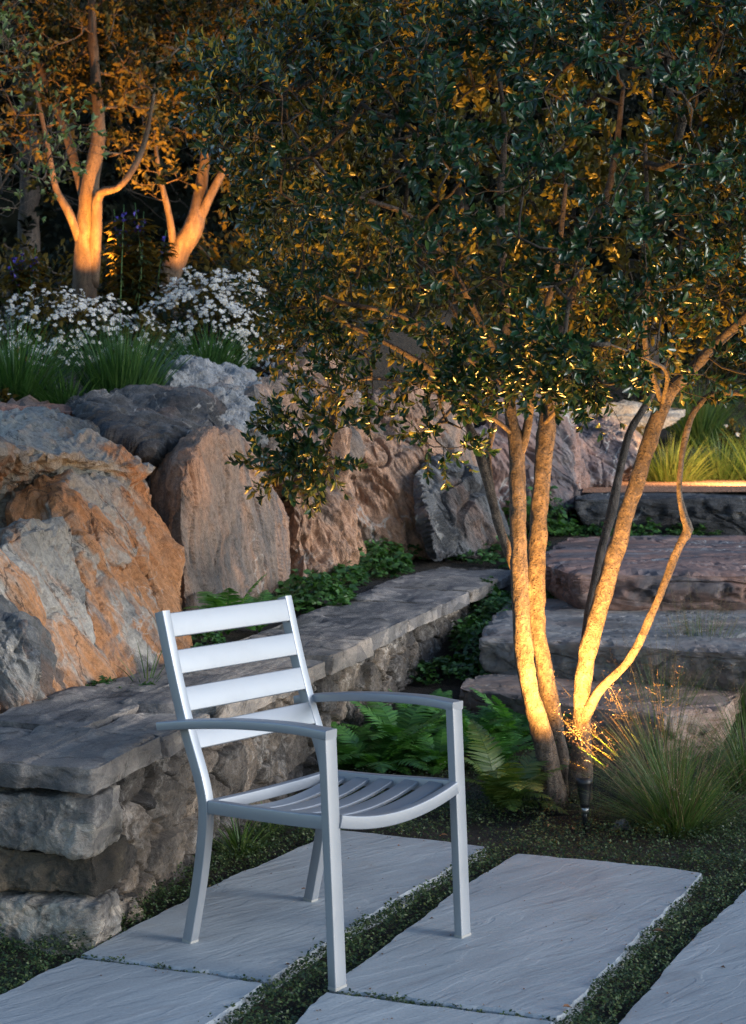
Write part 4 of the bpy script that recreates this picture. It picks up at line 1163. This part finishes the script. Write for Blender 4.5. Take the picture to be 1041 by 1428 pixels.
def hedge():
    b = np.array((2.0, 23.0, tz(2.0, 23.0)))
    root = empty('hedge', b, 'tall dark evergreen hedge closing the back of the garden', 'hedge')
    x = np.arange(-9, 14, 0.25); z = np.arange(0.5, 8.2, 0.25)
    X, Z = np.meshgrid(x, z)
    f = np.stack([X.ravel(), np.zeros(X.size), Z.ravel()], 1)
    y = 23 + 0.5 * fbm(f * 0.8, 3, 9)
    thick = 1.2
    g1 = np.stack([f[:, 0], y, f[:, 2]], 1); g2 = g1 + np.array((0, thick, 0))
    n, m = len(z), len(x)
    i = np.arange(n - 1)[:, None] * m + np.arange(m - 1)[None]
    q = np.stack([i, i + 1, i + m + 1, i + m], -1).reshape(-1, 4)
    off = n * m
    top = [((n - 1) * m + j, (n - 1) * m + j + 1, off + (n - 1) * m + j + 1, off + (n - 1) * m + j) for j in range(m - 1)]
    sd_ = [(j * m, off + j * m, off + (j + 1) * m, (j + 1) * m) for j in range(n - 1)] + [(j * m + m - 1, (j + 1) * m + m - 1, off + (j + 1) * m + m - 1, off + j * m + m - 1) for j in range(n - 1)]
    MB().add(np.concatenate([g1, g2]), np.concatenate([q, q[:, ::-1] + off, np.array(top), np.array(sd_)])).build('branches', M['leaf_hedge'], root, b)  # solid dark core added behind the leaves to shut out the sky
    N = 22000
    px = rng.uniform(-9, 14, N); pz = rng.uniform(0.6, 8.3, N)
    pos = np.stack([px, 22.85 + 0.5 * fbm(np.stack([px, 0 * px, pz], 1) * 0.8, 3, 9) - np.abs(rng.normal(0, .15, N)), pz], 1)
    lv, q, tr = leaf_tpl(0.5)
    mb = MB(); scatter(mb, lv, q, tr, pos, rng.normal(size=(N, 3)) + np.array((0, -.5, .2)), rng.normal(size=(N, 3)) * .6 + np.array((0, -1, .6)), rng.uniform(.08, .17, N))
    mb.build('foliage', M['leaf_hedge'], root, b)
hedge()

# ------------------------------------------------------------------ ferns
def fern(pos, size, n, label, seed, mat='fern', group='ferns at the foot of the low wall', lean=(0, 0), up=1.0):
    r_ = np.random.default_rng(seed)
    mb = MB()
    for k in range(n):
        az = k * 2.4 + r_.uniform(-.4, .4)
        L = size * r_.uniform(0.65, 1.1)
        el = R(r_.uniform(48, 80)) * up
        d = np.array((math.cos(az) * math.cos(el) + lean[0], math.sin(az) * math.cos(el) + lean[1], math.sin(el)))
        h = unit(np.array((d[0], d[1], 0)) + 1e-6)
        m = 20
        p = [np.array((0, 0, 0.))]
        dd = unit(d)
        bend = r_.uniform(0.035, 0.085)
        for i in range(m):
            dd = unit(dd + h * bend * 0.6 + np.array((0, 0, -bend * (0.4 + i / m))))
            p.append(p[-1] + dd * L / m)
        p = np.array(p) + pos
        tube(mb, p, np.linspace(0.0022, 0.0006, len(p)) * size / .4, 4)
        t = unit(np.gradient(p, axis=0))
        side = unit(np.cross(t, np.array((0, 0, 1.)) + h * .001))
        nrm = np.cross(side, t)
        u = np.linspace(0.14, 0.985, 34)
        idx = u * (len(p) - 1)
        i0 = np.minimum(idx.astype(int), len(p) - 2); fr = (idx - i0)[:, None]
        pp = p[i0] * (1 - fr) + p[i0 + 1] * fr
        tt, ss, nn = t[i0], side[i0], nrm[i0]
        env = np.sin(np.clip((u - 0.05) / 0.95, 0, 1) ** 0.75 * math.pi) ** 0.8 * 0.23 * L + 0.004
        lv = np.array([(0, -.10, 0), (0, .10, 0), (.5, .11, .03), (.5, -.11, .03), (.85, .06, -.01), (.85, -.06, -.01), (1, 0, -.05)], float)
        q = [(0, 3, 2, 1), (3, 5, 4, 2)]; tr = [(5, 6, 4)]
        for s in (1, -1):
            x = ss * s * 1.0 + tt * 0.38 - nn * 0.12 + r_.normal(size=pp.shape) * 0.06
            wd = np.maximum(0.85 * L / 34 / 0.22, env * 0.25) 
            sc = np.stack([env * r_.uniform(.88, 1.08, len(u)), np.full(len(u), 0.95 * L * 0.85 / 34 / 0.22), env], 1)
            scatter(mb, lv, q, tr, pp, x, nn + r_.normal(size=pp.shape) * 0.1, sc)
    o = mb.build('fern', M[mat], origin=pos)
    return tag(o, label, 'fern', group)
def onT(px, py):
    """photo pixel -> point on the ground there"""
    d = ray(px, py)
    for s in np.arange(2.5, 30, 0.02):
        p = np.array((0, 0, CAM_H)) + d * s
        if p[2] <= tz(p[0], p[1]): return p
    return np.array((0, 0, CAM_H)) + d * 20
GF = 'ferns at the foot of the low wall'
for k, (px, py, sz, n, lab, mat) in enumerate([
        (520, 1085, .40, 13, 'green fern behind the chair seat, nearest to the low wall', 'fern'),
        (560, 1062, .42, 13, 'tall fern under the far armrest of the chair', 'fern'),
        (612, 1080, .36, 12, 'fern left of the far front leg of the chair', 'fern'),
        (660, 1048, .40, 12, 'dark fern behind the far front leg, beside the lowest step', 'fern'),
        (715, 1040, .38, 11, 'fern between the chair and the pale tree trunk', 'fern'),
        (480, 1080, .30, 10, 'small fern pressed against the wall beside the chair back leg', 'fern'),
        (690, 1075, .30, 10, 'small fern at the edge of the bed behind the far front leg', 'fern'),
        (590, 1030, .34, 10, 'shaded fern at the wall foot behind the other ferns', 'fern')]):
    p = onT(px, py); fern(p, sz * .85, int(n * 1.7), lab, 500 + k, mat)
fern(onT(697, 1135), .36, 17, 'pale yellow green fern right of the chair, in front of the tree trunk', 540, 'fern_pale', lean=(0.12, -0.05))
fern(np.array((*on(318, 880, 0.47)[:2], 0.45)), .36, 18, 'fern growing behind the top of the chair back at the pinkish boulder', 545, 'fern', 'ferns on top of the bank')
fern(np.array((*on(362, 876, 0.47)[:2], 0.45)), .30, 16, 'small fern directly above the top slat of the chair', 546, 'fern', 'ferns on top of the bank')
fern(np.array((*on(610, 765, 0.47)[:2], 0.45)), .45, 12, 'feathery fern on the wall bed in front of the tall reddish boulder', 547, 'fern', 'ferns on top of the bank')
fern(np.array((*on(640, 750, 0.47)[:2], 0.45)), .40, 10, 'feathery fern at the far end of the low wall', 548, 'fern', 'ferns on top of the bank')

# ------------------------------------------------------------------ leafy herbs
def herb(pos, rx, ry, h, n, label, seed, mat='herb', ls=0.03, cat='plant', group='low leafy plants along the wall and steps', name='leafy_plant', w=0.75):
    r_ = np.random.default_rng(seed)
    mb = MB()
    a = r_.uniform(0, 2 * math.pi, n); rr = np.sqrt(r_.uniform(0, 1, n))
    x = np.cos(a) * rr * rx; y = np.sin(a) * rr * ry
    dome = np.sqrt(np.clip(1 - rr ** 2, 0, 1))
    k = 0.65 + 0.7 * perlin(np.stack([x, y, 0 * x], 1) * 12 + seed, seed)
    gz = terrain(pos[0] + x, pos[1] + y)
    z = gz - pos[2] + h * (0.15 + 0.85 * dome) * np.clip(k, 0.2, 1.3) * r_.uniform(0.55, 1, n)
    P = np.stack([x, y, z], 1) + pos
    G = np.stack([x * 0.8, y * 0.8, gz - pos[2] - .01], 1) + pos
    for i in range(0, n, 4):
        tube(mb, np.array([G[i], (G[i] + P[i]) / 2 + (0, 0, .01), P[i]]), 0.0012, 3)
    out = np.stack([np.cos(a), np.sin(a), 0 * a], 1)
    lv, q, t = leaf_tpl(w, 0.10, 0.15)
    for j in range(3):
        b = a + (j - 1) * 1.3 + r_.normal(size=n) * .4
        xd = np.stack([np.cos(b), np.sin(b), r_.normal(size=n) * .3 + .1], 1)
        scatter(mb, lv, q, t, P, xd, np.stack([0 * a, 0 * a - .1, 0 * a + 1], 1) + out * .4 + r_.normal(size=(n, 3)) * .3, ls * r_.uniform(.6, 1.2, n))
    return tag(mb.build(name, M[mat], origin=pos), label, cat, group)
def bedp(px, py): return np.array((*on(px, py, 0.46)[:2], 0.445))
for k, (p, rx, ry, h, n, ls, lab) in enumerate([
        (bedp(438, 845), .20, .26, .17, 240, .045, 'leafy strawberry like plant on the wall bed right of the chair back'),
        (bedp(470, 812), .16, .3, .13, 170, .045, 'leafy plant at the foot of the narrow ochre boulder'),
        (bedp(520, 800), .22, .40, .20, 260, .048, 'bushy leafy plant in the middle of the wall bed'),
        (bedp(560, 785), .22, .40, .18, 220, .048, 'leafy plant in front of the tall reddish grey boulder'),
        (bedp(600, 770), .22, .40, .22, 220, .05, 'leafy plant near the far end of the wall bed'),
        (bedp(260, 900), .14, .2, .10, 130, .03, 'low green plant left of the chair back on the wall bed'),
        (bedp(160, 965), .14, .09, .06, 150, .022, 'small round bright green plant at the foot of the largest boulder'),
        (bedp(82, 993), .07, .06, .05, 50, .02, 'tiny sprig between the two rusty boulders on the wall'),
        (onT(665, 905), .12, .35, .14, 170, .035, 'leafy plant climbing the gap between wall and second step'),
        (onT(690, 860), .12, .4, .16, 170, .035, 'leafy plant at the far wall end beside the second step'),
        (onT(650, 945), .28, .15, .10, 200, .035, 'leafy plant at the left end of the lowest step'),
        (onT(740, 935), .4, .14, .10, 220, .032, 'plants filling the gap between lowest and second step'),
        (onT(960, 838), .7, .15, .12, 300, .04, 'strip of green plants between second and third step at the right'),
        (onT(790, 838), .3, .12, .09, 130, .035, 'tuft of green plants between second and third step behind the trunks'),
        (onT(880, 748), .6, .15, .10, 200, .04, 'strip of green plants between third and topmost step'),
        (onT(815, 690), .25, .3, .14, 130, .05, 'green plant below the smaller purplish boulder'),
        (onT(745, 745), .25, .4, .35, 220, .06, 'dark leafy shrub behind the pale trunks at the purplish boulder'),
        (onT(690, 772), .35, .5, .14, 260, .045, 'leafy plants on the soil behind the far end of the low wall'),
        (onT(1030, 950), .2, .2, .12, 130, .03, 'green plant at the right end of the lowest step')]):
    herb(p, rx * 1.15, ry * 1.1, h * 1.35, int(n * 1.4), lab, 560 + k, ls=ls)

# ------------------------------------------------------------------ grasses
def grass(pos, n, L, spread, label, seed, mat='grass', w=0.004, droop=1.0, lean=(0, 0), group='ornamental grasses', stalks=0, smat='straw', srange=(1.1, 1.5), seedy=True, flop=0.0, name='grass_clump', r0=0.05, dry=0):
    r_ = np.random.default_rng(seed)
    root = empty(name, pos, label, 'grass', group)
    seg = 7
    def blades(m, L, w, spr, droop):
        a = r_.uniform(0, 2 * math.pi, m)
        rr = r_.uniform(0, 1, m) ** 0.7
        b = np.stack([np.cos(a) * rr * r0, np.sin(a) * rr * r0, np.full(m, -0.01)], 1)
        tilt = rr * spr + r_.normal(size=m) * .08
        a2 = a + r_.normal(size=m) * .4
        d = np.stack([np.cos(a2) * np.sin(tilt) + lean[0], np.sin(a2) * np.sin(tilt) + lean[1], np.cos(tilt)], 1)
        ln = L * r_.uniform(.5, 1.1, m)
        h = np.stack([np.cos(a2), np.sin(a2), 0 * a2], 1)
        P = [b]
        dd = unit(d)
        for i in range(seg):
            dd = unit(dd + h * (0.05 * droop) + np.array((0, 0, -1.)) * (0.10 * droop * (i / seg + .15) * r_.uniform(.4, 1.6, m))[:, None])
            P.append(P[-1] + dd * (ln / seg)[:, None])
        return np.stack(P, 1), h
    for n, mt_, nm_, L_, sp_ in ((n, mat, 'blades', L, spread),) + (((dry, smat, 'dry_blades', L * 1.15, spread * 1.25),) if dry else ()):
        P, h = blades(n, L_, w, sp_, droop)
        az = r_.uniform(0, 2 * math.pi, n)
        sidev = np.stack([np.cos(az), np.sin(az), 0 * az], 1) * .6 + np.stack([-h[:, 1], h[:, 0], 0 * az], 1)
        sidev = unit(sidev)
        wd = w * np.array([.8, 1, 1, .9, .75, .55, .3, .06])
        Lf = P - sidev[:, None] * wd[None, :, None] / 2
        Rt = P + sidev[:, None] * wd[None, :, None] / 2
        v = np.stack([Lf, Rt], 2).reshape(-1, 3)
        i = (np.arange(n)[:, None] * (seg + 1) + np.arange(seg)[None]) * 2
        q = np.stack([i, i + 1, i + 3, i + 2], -1).reshape(-1, 4)
        MB().add(v + pos, q).build(nm_, M[mt_], root, pos)
    if stalks:
        P, h = blades(stalks, L * 1.25, w, spread * 0.75, droop * 0.35)
        mb = MB(); sd_ = MB()
        sp, sx = [], []
        for k in range(stalks):
            tube(mb, P[k] + pos, np.linspace(.0011, .0005, seg + 1), 3)
            if seedy:
                for j in range(34):
                    t = r_.uniform(.55, 1.0)
                    f = t * seg; i0 = min(int(f), seg - 1)
                    c = P[k][i0] * (1 - f + i0) + P[k][i0 + 1] * (f - i0)
                    off = r_.normal(size=3) * 0.020 * (1.3 - t) * 2
                    e = c + off + pos
                    if j % 2 == 0: tube(mb, np.array([c + pos, e]), .0003, 3)
                    sp.append(e); sx.append(off + np.array((0, 0, .01)))
        mb.build('stalks', M[smat], root, pos)
        if sp:
            lv, q, t = diamond(.45, .15)
            scatter(sd_, lv, q, t, np.array(sp), np.array(sx), r_.normal(size=(len(sp), 3)), r_.uniform(.004, .008, len(sp)))
            sd_.build('seed_heads', M['seed'], root, pos)
    return root
grass(onT(945, 1160), 750, .44, 1.0, 'fine bladed grass clump right of the lamp with tall pinkish seed stalks', 600, w=.0030, droop=1.0, stalks=44, lean=(-0.1, 0), r0=.09, dry=130)
grass(onT(925, 1118), 260, .48, .95, 'straw tinted grass leaning left towards the lamp', 601, w=.0028, droop=.7, lean=(-0.16, 0), mat='grass', stalks=34, r0=.06, dry=90)
grass(onT(1045, 1100), 500, .44, .9, 'dark grass clump cut off by the right edge above the slab', 602, w=.0032, droop=1.0, r0=.09, stalks=8, dry=70)
grass(onT(978, 955), 320, .42, .55, 'thin upright grass with airy seed heads on the lowest step', 603, w=.0028, droop=.5, stalks=34, r0=.08, dry=40)
grass(onT(925, 1030), 150, .45, .6, 'airy grass between the slanting stem and the lowest step', 604, w=.0026, droop=.5, stalks=22, r0=.06)
grass(onT(1038, 1010), 260, .36, .8, 'grass clump at the right edge beside the lowest step', 605, w=.003, droop=1, r0=.08, stalks=6)
grass(onT(335, 1195), 110, .22, 1.0, 'grass tuft at the wall foot between the back legs of the chair', 606, w=.006, droop=1.3, r0=.04)
grass(onT(375, 1165), 70, .18, 1.1, 'small grass tuft at the wall foot under the chair seat', 607, w=.006, droop=1.5, r0=.04)
grass(bedp(205, 960), 14, .26, .7, 'single thin grass blades beside the largest boulder on the wall', 608, w=.005, droop=1, r0=.02)
def up(px, py, Y):
    q = at(px, py, Y); return np.array((q[0], q[1], tz(q[0], q[1])))
grass(up(170, 560, 9.4), 900, .52, .55, 'dark green fountain grass above the nearly black flat rock', 610, 'grass_dark', w=.006, droop=.6, r0=.16, group='grasses on the bank')
grass(up(20, 570, 9.3), 800, .60, .75, 'dark grass clump at the left edge above the reddish rock', 611, 'grass_dark', w=.007, droop=.9, r0=.18, group='grasses on the bank')
grass(up(95, 575, 9.2), 420, .34, .9, 'low dark grass between the two tall clumps on the bank', 612, 'grass_dark', w=.007, droop=1.2, r0=.2, group='grasses on the bank')
grass(up(290, 505, 10.6), 450, .40, .9, 'dark grass under the right daisy bush behind the blue grey boulder', 613, 'grass_dark', w=.008, droop=1.2, r0=.25, group='grasses on the bank')
GY = 'bright grasses behind the gravel landing'
for k, (px, py, Y, n, L, mt, lab) in enumerate([(935, 655, 14.6, 700, .55, 'grass_yellow', 'bright yellow green grass mound right of the leaning trunk'), (1005, 650, 15, 500, .6, 'grass', 'green grass mound at the right edge behind the gravel'),
                                        (1060, 655, 14.8, 500, .7, 'grass', 'tall grass cut off by the right edge behind the gravel'), (870, 600, 16, 400, .5, 'grass_yellow', 'yellow green grass in front of the long pale stone block'),
                                        (975, 600, 17, 500, .8, 'grass', 'tall grass far behind the leaning trunk')]):
    q = at(px, py, Y); grass(np.array((q[0], q[1], tz(q[0], q[1]))), n, L, .8, lab, 620 + k, mt, w=.009, droop=.9, r0=.2, group=GY)

# ------------------------------------------------------------------ daisies
def flowers(pos, N, size, seed):
    """N: (n,3) head centres with normals"""
def daisy_bush(pos, rx, ry, h, nf, label, seed, nl=900, fs=0.0155, group='white daisy bushes on the bank', name='daisy_bush'):
    r_ = np.random.default_rng(seed)
    root = empty(name, pos, label, 'flower bush', group)
    d = unit(r_.normal(size=(nl * 2, 3)) * np.array((1, 1, 1))); d[:, 2] = np.abs(d[:, 2])
    rr = r_.uniform(.25, 1, len(d)) ** .5
    P = d * np.array((rx, ry, h)) * rr[:, None] * (1 + .3 * perlin(d * 3 + seed, 1))[:, None]
    P[:, 2] += terrain(pos[0] + P[:, 0], pos[1] + P[:, 1]) - pos[2]
    mb = MB()
    lv, q, t = leaf_tpl(.5, .08, .2)
    scatter(mb, lv, q, t, P + pos, d + r_.normal(size=d.shape) * .6, d * .4 + np.array((0, 0, .8)) + r_.normal(size=d.shape) * .3, r_.uniform(.03, .075, len(d)))
    for k in range(0, len(d), 9):
        tube(mb, np.array([pos + P[k] * np.array((.3, .3, 0)), pos + P[k]]), .003, 3)
    mb.build('foliage', M['leaf_bg'], root, pos)
    d = unit(r_.normal(size=(nf * 5, 3))); d[:, 2] = np.abs(d[:, 2])
    k = perlin(d * 3.2 + seed * 1.7, 4) > -0.16 + 0.2 * r_.normal(size=len(d))
    d = d[k & (d[:, 2] > .12)][:nf]
    C = d * np.array((rx, ry, h)) * r_.uniform(.98, 1.12, len(d))[:, None] * (1 + .3 * perlin(d * 3 + seed, 1))[:, None]
    C[:, 2] += terrain(pos[0] + C[:, 0], pos[1] + C[:, 1]) - pos[2]
    C += pos
    nrm = unit(d * .6 + np.array((0.15, -.6, .55)) + r_.normal(size=d.shape) * .25)
    a = unit(np.cross(nrm, np.array((1., 0.2, 0)))); b = np.cross(nrm, a)
    pet = MB(); eye = MB()
    lv = np.array([(0.18, -.1, 0), (0.18, .1, 0), (.7, .20, .04), (.7, -.20, .04), (1, .1, -.02), (1, -.1, -.02)], float)
    q = [(0, 3, 2, 1), (3, 5, 4, 2)]
    m = 11
    s = fs * r_.uniform(.75, 1.2, len(d))
    for j in range(m):
        th = j * 2 * math.pi / m + r_.uniform(0, 1, len(d))
        x = a * np.cos(th)[:, None] + b * np.sin(th)[:, None] - nrm * r_.uniform(-.1, .3, len(d))[:, None]
        scatter(pet, lv, q, None, C, x, nrm, s)
    hx = np.array([(math.cos(k * math.pi / 3) * .26, math.sin(k * math.pi / 3) * .26, 0.03) for k in range(6)] + [(0, 0, .14)])
    scatter(eye, hx, None, [(k, (k + 1) % 6, 6) for k in range(6)], C, a, nrm, s)
    pet.build('petals', M['petal'], root, pos); eye.build('flower_eyes', M['eye'], root, pos)
daisy_bush(up(85, 470, 10.9), .52, .4, .46, 1000, 'white daisy bush at the left in front of the glowing tree', 650)
daisy_bush(up(300, 500, 11.2), .50, .4, .52, 1400, 'densest white daisy bush, right of the leaning tree trunk', 651)
daisy_bush(up(195, 490, 10.8), .22, .3, .30, 220, 'small gap filling daisy bush between the two large ones', 652)
daisy_bush(up(0, 530, 9.0), .10, .1, .16, 18, 'few tiny white flowers at the left edge above the rocks', 653, nl=200, fs=.012)
daisy_bush(up(1030, 600, 15.6), .22, .2, .55, 22, 'loose white flowers at the right edge behind the gravel landing', 654, fs=.022)

# dark under-planting of the bank
def shrub(pos, rx, ry, h, n, label, seed, mat='leaf_bg', ls=.08, name='shrub', group='dark shrubs on the bank'):
    r_ = np.random.default_rng(seed)
    root = empty(name, pos, label, 'shrub', group)
    d = unit(r_.normal(size=(n, 3))); d[:, 2] = np.abs(d[:, 2]) 
    P = d * np.array((rx, ry, h)) * (r_.uniform(.1, 1, n) ** .5 * (1 + .45 * perlin(d * 2.7 + seed, 2)))[:, None]
    P += pos
    mb = MB()
    lv, q, t = leaf_tpl(.45, .1, .15)
    scatter(mb, lv, q, t, P, d + r_.normal(size=d.shape) * .5, d * .5 + np.array((0, 0, .7)) + r_.normal(size=d.shape) * .3, ls * r_.uniform(.6, 1.2, n))
    mb.build('foliage', M[mat], root, pos)
    st = MB()
    for k in range(0, n, max(1, n // 30)):
        tube(st, spline([pos - np.array((0, 0, .03)), pos + (P[k] - pos) * np.array((.35, .35, .55)), P[k]], 4), np.linspace(.006, .002, 9), 4)
    st.build('stems', M['bark_dark'], root, pos)
shrub(up(400, 450, 12.2), .7, .5, .8, 1500, 'dark shrub behind the right daisies at the edge of the main crown', 670)
shrub(up(30, 400, 13.4), .8, .5, .5, 1300, 'dark shrub behind the left daisies at the picture edge', 671)
shrub(up(190, 400, 13.6), .6, .5, .6, 1200, 'dark shrub between the two glowing trunks', 672)
shrub(up(330, 400, 13.8), .6, .5, .8, 1300, 'dark shrub behind the leaning glowing trunk', 673)
shrub(up(600, 500, 13.8), 1.0, .6, .8, 1800, 'dark shrub behind the tall reddish grey boulder', 674)
shrub(up(760, 540, 15), 1.0, .6, .7, 1500, 'dark shrub behind the purplish boulders', 675)
shrub(up(1000, 540, 19), 1.6, .6, 1.2, 1800, 'dark green shrub behind the tall far grass at the right edge', 676)
# tall perennials with blue flowers
def perennial(pos, h, label, seed):
    r_ = np.random.default_rng(seed)
    root = empty('monkshood', pos, label, 'flower', 'tall blue flowering stems')
    st = MB(); lf = MB(); fl = MB()
    lv, q, t = leaf_tpl(.28, .06, .2)
    dv, dq, dt = leaf_tpl(.8, .3, .2)
    for k in range(4):
        b = pos + np.array((r_.normal() * .07, r_.normal() * .07, -.02))
        e = b + np.array((r_.normal() * .08, r_.normal() * .08, h * r_.uniform(.75, 1.05)))
        p = spline([b, (b + e) / 2 + r_.normal(size=3) * .03, e], 8)
        tube(st, p, np.linspace(.006, .002, len(p)), 5)
        for j in range(1, len(p) - 2):
            for m in range(2):
                az = r_.uniform(0, 6.3)
                for f in range(5):
                    az2 = az + (f - 2) * .38
                    x = np.array([[math.cos(az2), math.sin(az2), r_.uniform(-.3, .2)]])
                    scatter(lf, lv, q, t, p[j][None], x, np.array([[0, 0, 1.]]), np.array([.13 * r_.uniform(.6, 1.1)]))
        for j in range(9):
            f = r_.uniform(.80, 1.0); c = p[int(f * (len(p) - 1))]
            scatter(fl, dv, dq, dt, c[None], r_.normal(size=(1, 3)) + np.array([[0, -.4, .2]]), np.array([[0, 0, 1.]]), np.array([.035]))
    st.build('stems', M['herb'], root, pos); lf.build('leaves', M['leaf_bg'], root, pos); fl.build('blossoms', M['blue'], root, pos)
perennial(up(178, 470, 12.0), 1.2, 'tall blue flowered perennial between the two glowing trees', 690)
perennial(up(205, 460, 12.2), 0.8, 'blue flowered perennial in front of the leaning trunk', 691)
perennial(up(48, 450, 11.8), .75, 'leafy perennial stems at the left, in front of the glowing tree', 692)

# loose overhanging shrub at the left edge
def edge_shrub():
    pos = up(-90, 560, 9.9)
    root = empty('loose_shrub', pos, 'loose pale leaved shrub reaching in from the left edge above the daisies', 'shrub')
    T = []
    r_ = np.random.default_rng(77)
    for (px, py, Y, n, s) in ((20, 230, 9.6, 24, .20), (70, 210, 9.5, 16, .16), (10, 90, 9.6, 16, .18), (0, 30, 9.7, 10, .16), (-60, 200, 9.7, 30, .3), (-60, 60, 9.7, 30, .3), (95, 190, 9.4, 6, .10)):
        c = at(px, py, Y)
        for _ in range(n): T.append(c + r_.normal(size=3) * s * .55)
    st = [np.array([(*(pos - (0, 0, .05)), .02), (*at(-80, 400, 9.8), .016), (*at(-70, 250, 9.7), .012), (*at(-60, 60, 9.7), .006)]),
          np.array([(*(pos - (0, 0, .05)), .016), (*at(-60, 420, 9.7), .012), (*at(-20, 300, 9.6), .009), (*at(20, 230, 9.55), .005)])]
    for s in st:
        mb = MB(); p = resample(spline(s, 6), .05); tube(mb, p[:, :3], p[:, 3], 7, .08, 9, 20); mb.build('stem', M['twig'], root, pos)
    tree_crown(root, pos, [resample(spline(s, 6), .05) for s in st], np.array(T), None, 10, .055, M['leaf_pale'], M['twig'], 78, tw=.16, rk=.0022)
edge_shrub()

# ------------------------------------------------------------------ creeping ground cover between slabs and on the bed
def cover():
    r_ = np.random.default_rng(90)
    N = 520000
    x = r_.uniform(-1.7, 2.6, N); y = r_.uniform(3.2, 7.6, N)
    P = np.stack([x, y], 1)
    t = (P - P0) @ WD; s = (P - P0) @ WN
    keep = ~((s > -0.005) & (t > -0.02))
    keep &= (np.abs(x) < y * 0.245 + .15)
    ins = np.zeros(N, bool)
    c3 = np.stack([x, y, 0 * x], 1)
    wob = fbm(c3 * 9, 3, 91) * 0.05
    for poly in SLABS:
        cc = poly.mean(0)
        dv = poly - cc
        # shrink outline a little, so plants creep over the edges in places
        e = P + unit(P - cc) * (0.002 + wob * 0.35)[:, None]
        ins |= in_poly(e, poly)
    keep &= ~ins
    near = np.zeros(N, bool)
    for poly in SLABS: near |= in_poly(P - unit(P - poly.mean(0)) * 0.035, poly)
    n1 = fbm(c3 * 2.6, 3, 92)
    n2 = fbm(c3 * 11, 3, 93)
    strip = y < 5.35 + 0.12 * n1
    dens = np.where(strip, 0.95 + 1.0 * n2, 0.40 + 0.9 * n1 + 0.9 * n2)
    dens *= np.clip((7.4 - y) / 1.2, 0.15, 1)
    keep &= r_.uniform(0, 1, N) < np.clip(dens, 0.02, 1)
    P, n1, n2, near = P[keep], n1[keep], n2[keep], near[keep]
    x, y = P[:, 0], P[:, 1]
    n = len(P)
    z = terrain(x, y) + 0.012 + np.clip(0.034 + 0.06 * n2, 0, .07) * np.where(near, 0.35, 1.0) * r_.uniform(0, 1, n) + 0.008
    pos = np.stack([x, y, z], 1)
    mb = MB()
    lv, q, tr = diamond(.62, .12)
    a = r_.uniform(0, 6.3, n)
    scatter(mb, lv, q, tr, pos, np.stack([np.cos(a), np.sin(a), r_.normal(size=n) * .45 + .25], 1), np.stack([0 * a, 0 * a - .15, 0 * a + 1], 1) + r_.normal(size=(n, 3)) * .35, r_.uniform(.007, .0135, n))
    # runners sticking out over the stone
    tag(mb.build('ground_cover', M['cover']), 'dark creeping ground cover filling the joints between slabs and the bed', 'ground cover', None, 'stuff')
    print('cover leaves', n)
cover()
def fallen():
    lv, q, tr = leaf_tpl(.5, .16, .1)
    for k, (px, py, s, lab) in enumerate([(926, 1299, .035, 'brown dry leaf in the joint between the two right slabs'), (555, 1180, .018, 'dark dry leaf on the slab behind the chair seat'), (772, 1151, .035, 'rust brown dry leaf on the bed left of the lamp'),
                                          (800, 1157, .03, 'small dry leaf lying beside the foot of the lamp'), (625, 1165, .03, 'yellowish dry leaf at the edge of the bed right of the chair'), (785, 1404, .03, 'dry leaf at the corner of the large slab near the bottom edge'),
                                          (420, 1240, .016, 'tiny dry leaf beside the far back leg of the chair')]):
        c = on(px, py, 0.012)
        mb = MB()
        scatter(mb, lv, q, tr, c[None], rng.normal(size=(1, 3)) * np.array((1, 1, .15)), np.array([[.1, -.1, 1.]]), np.array([s]))
        tag(mb.build('fallen_leaf', M['dead'], origin=c), lab, 'leaf', 'fallen leaves')
fallen()

def litter():
    """soil crumbs, twigs and leaf bits lying on the slabs"""
    r_ = np.random.default_rng(17)
    P = np.stack([r_.uniform(-1.6, 2.4, 9000), r_.uniform(3.3, 6.2, 9000)], 1)
    ins = np.zeros(len(P), bool); edge = np.zeros(len(P), bool)
    for poly in SLABS:
        a = in_poly(P, poly); ins |= a
        edge |= a & ~in_poly(P + unit(P - poly.mean(0)) * 0.05, poly)
    k = ins & ((r_.uniform(0, 1, len(P)) < 0.035) | (edge & (r_.uniform(0, 1, len(P)) < 0.35)))
    P = P[k]; n = len(P)
    mb = MB()
    lv, q, tr = diamond(.7, .25)
    a = r_.uniform(0, 6.3, n)
    scatter(mb, lv, q, tr, np.c_[P, np.full(n, 0.0015)], np.stack([np.cos(a), np.sin(a), 0 * a + .05], 1), np.tile(np.array([[0, 0, 1.]]), (n, 1)) + r_.normal(size=(n, 3)) * .2, r_.uniform(.003, .009, n) * np.where(r_.uniform(0, 1, n) > .95, 1.8, 1))
    tag(mb.build('leaf_litter', M['dead']), 'scattered crumbs and bits of dry leaf lying on the pale slabs', 'litter', None, 'stuff')
litter()
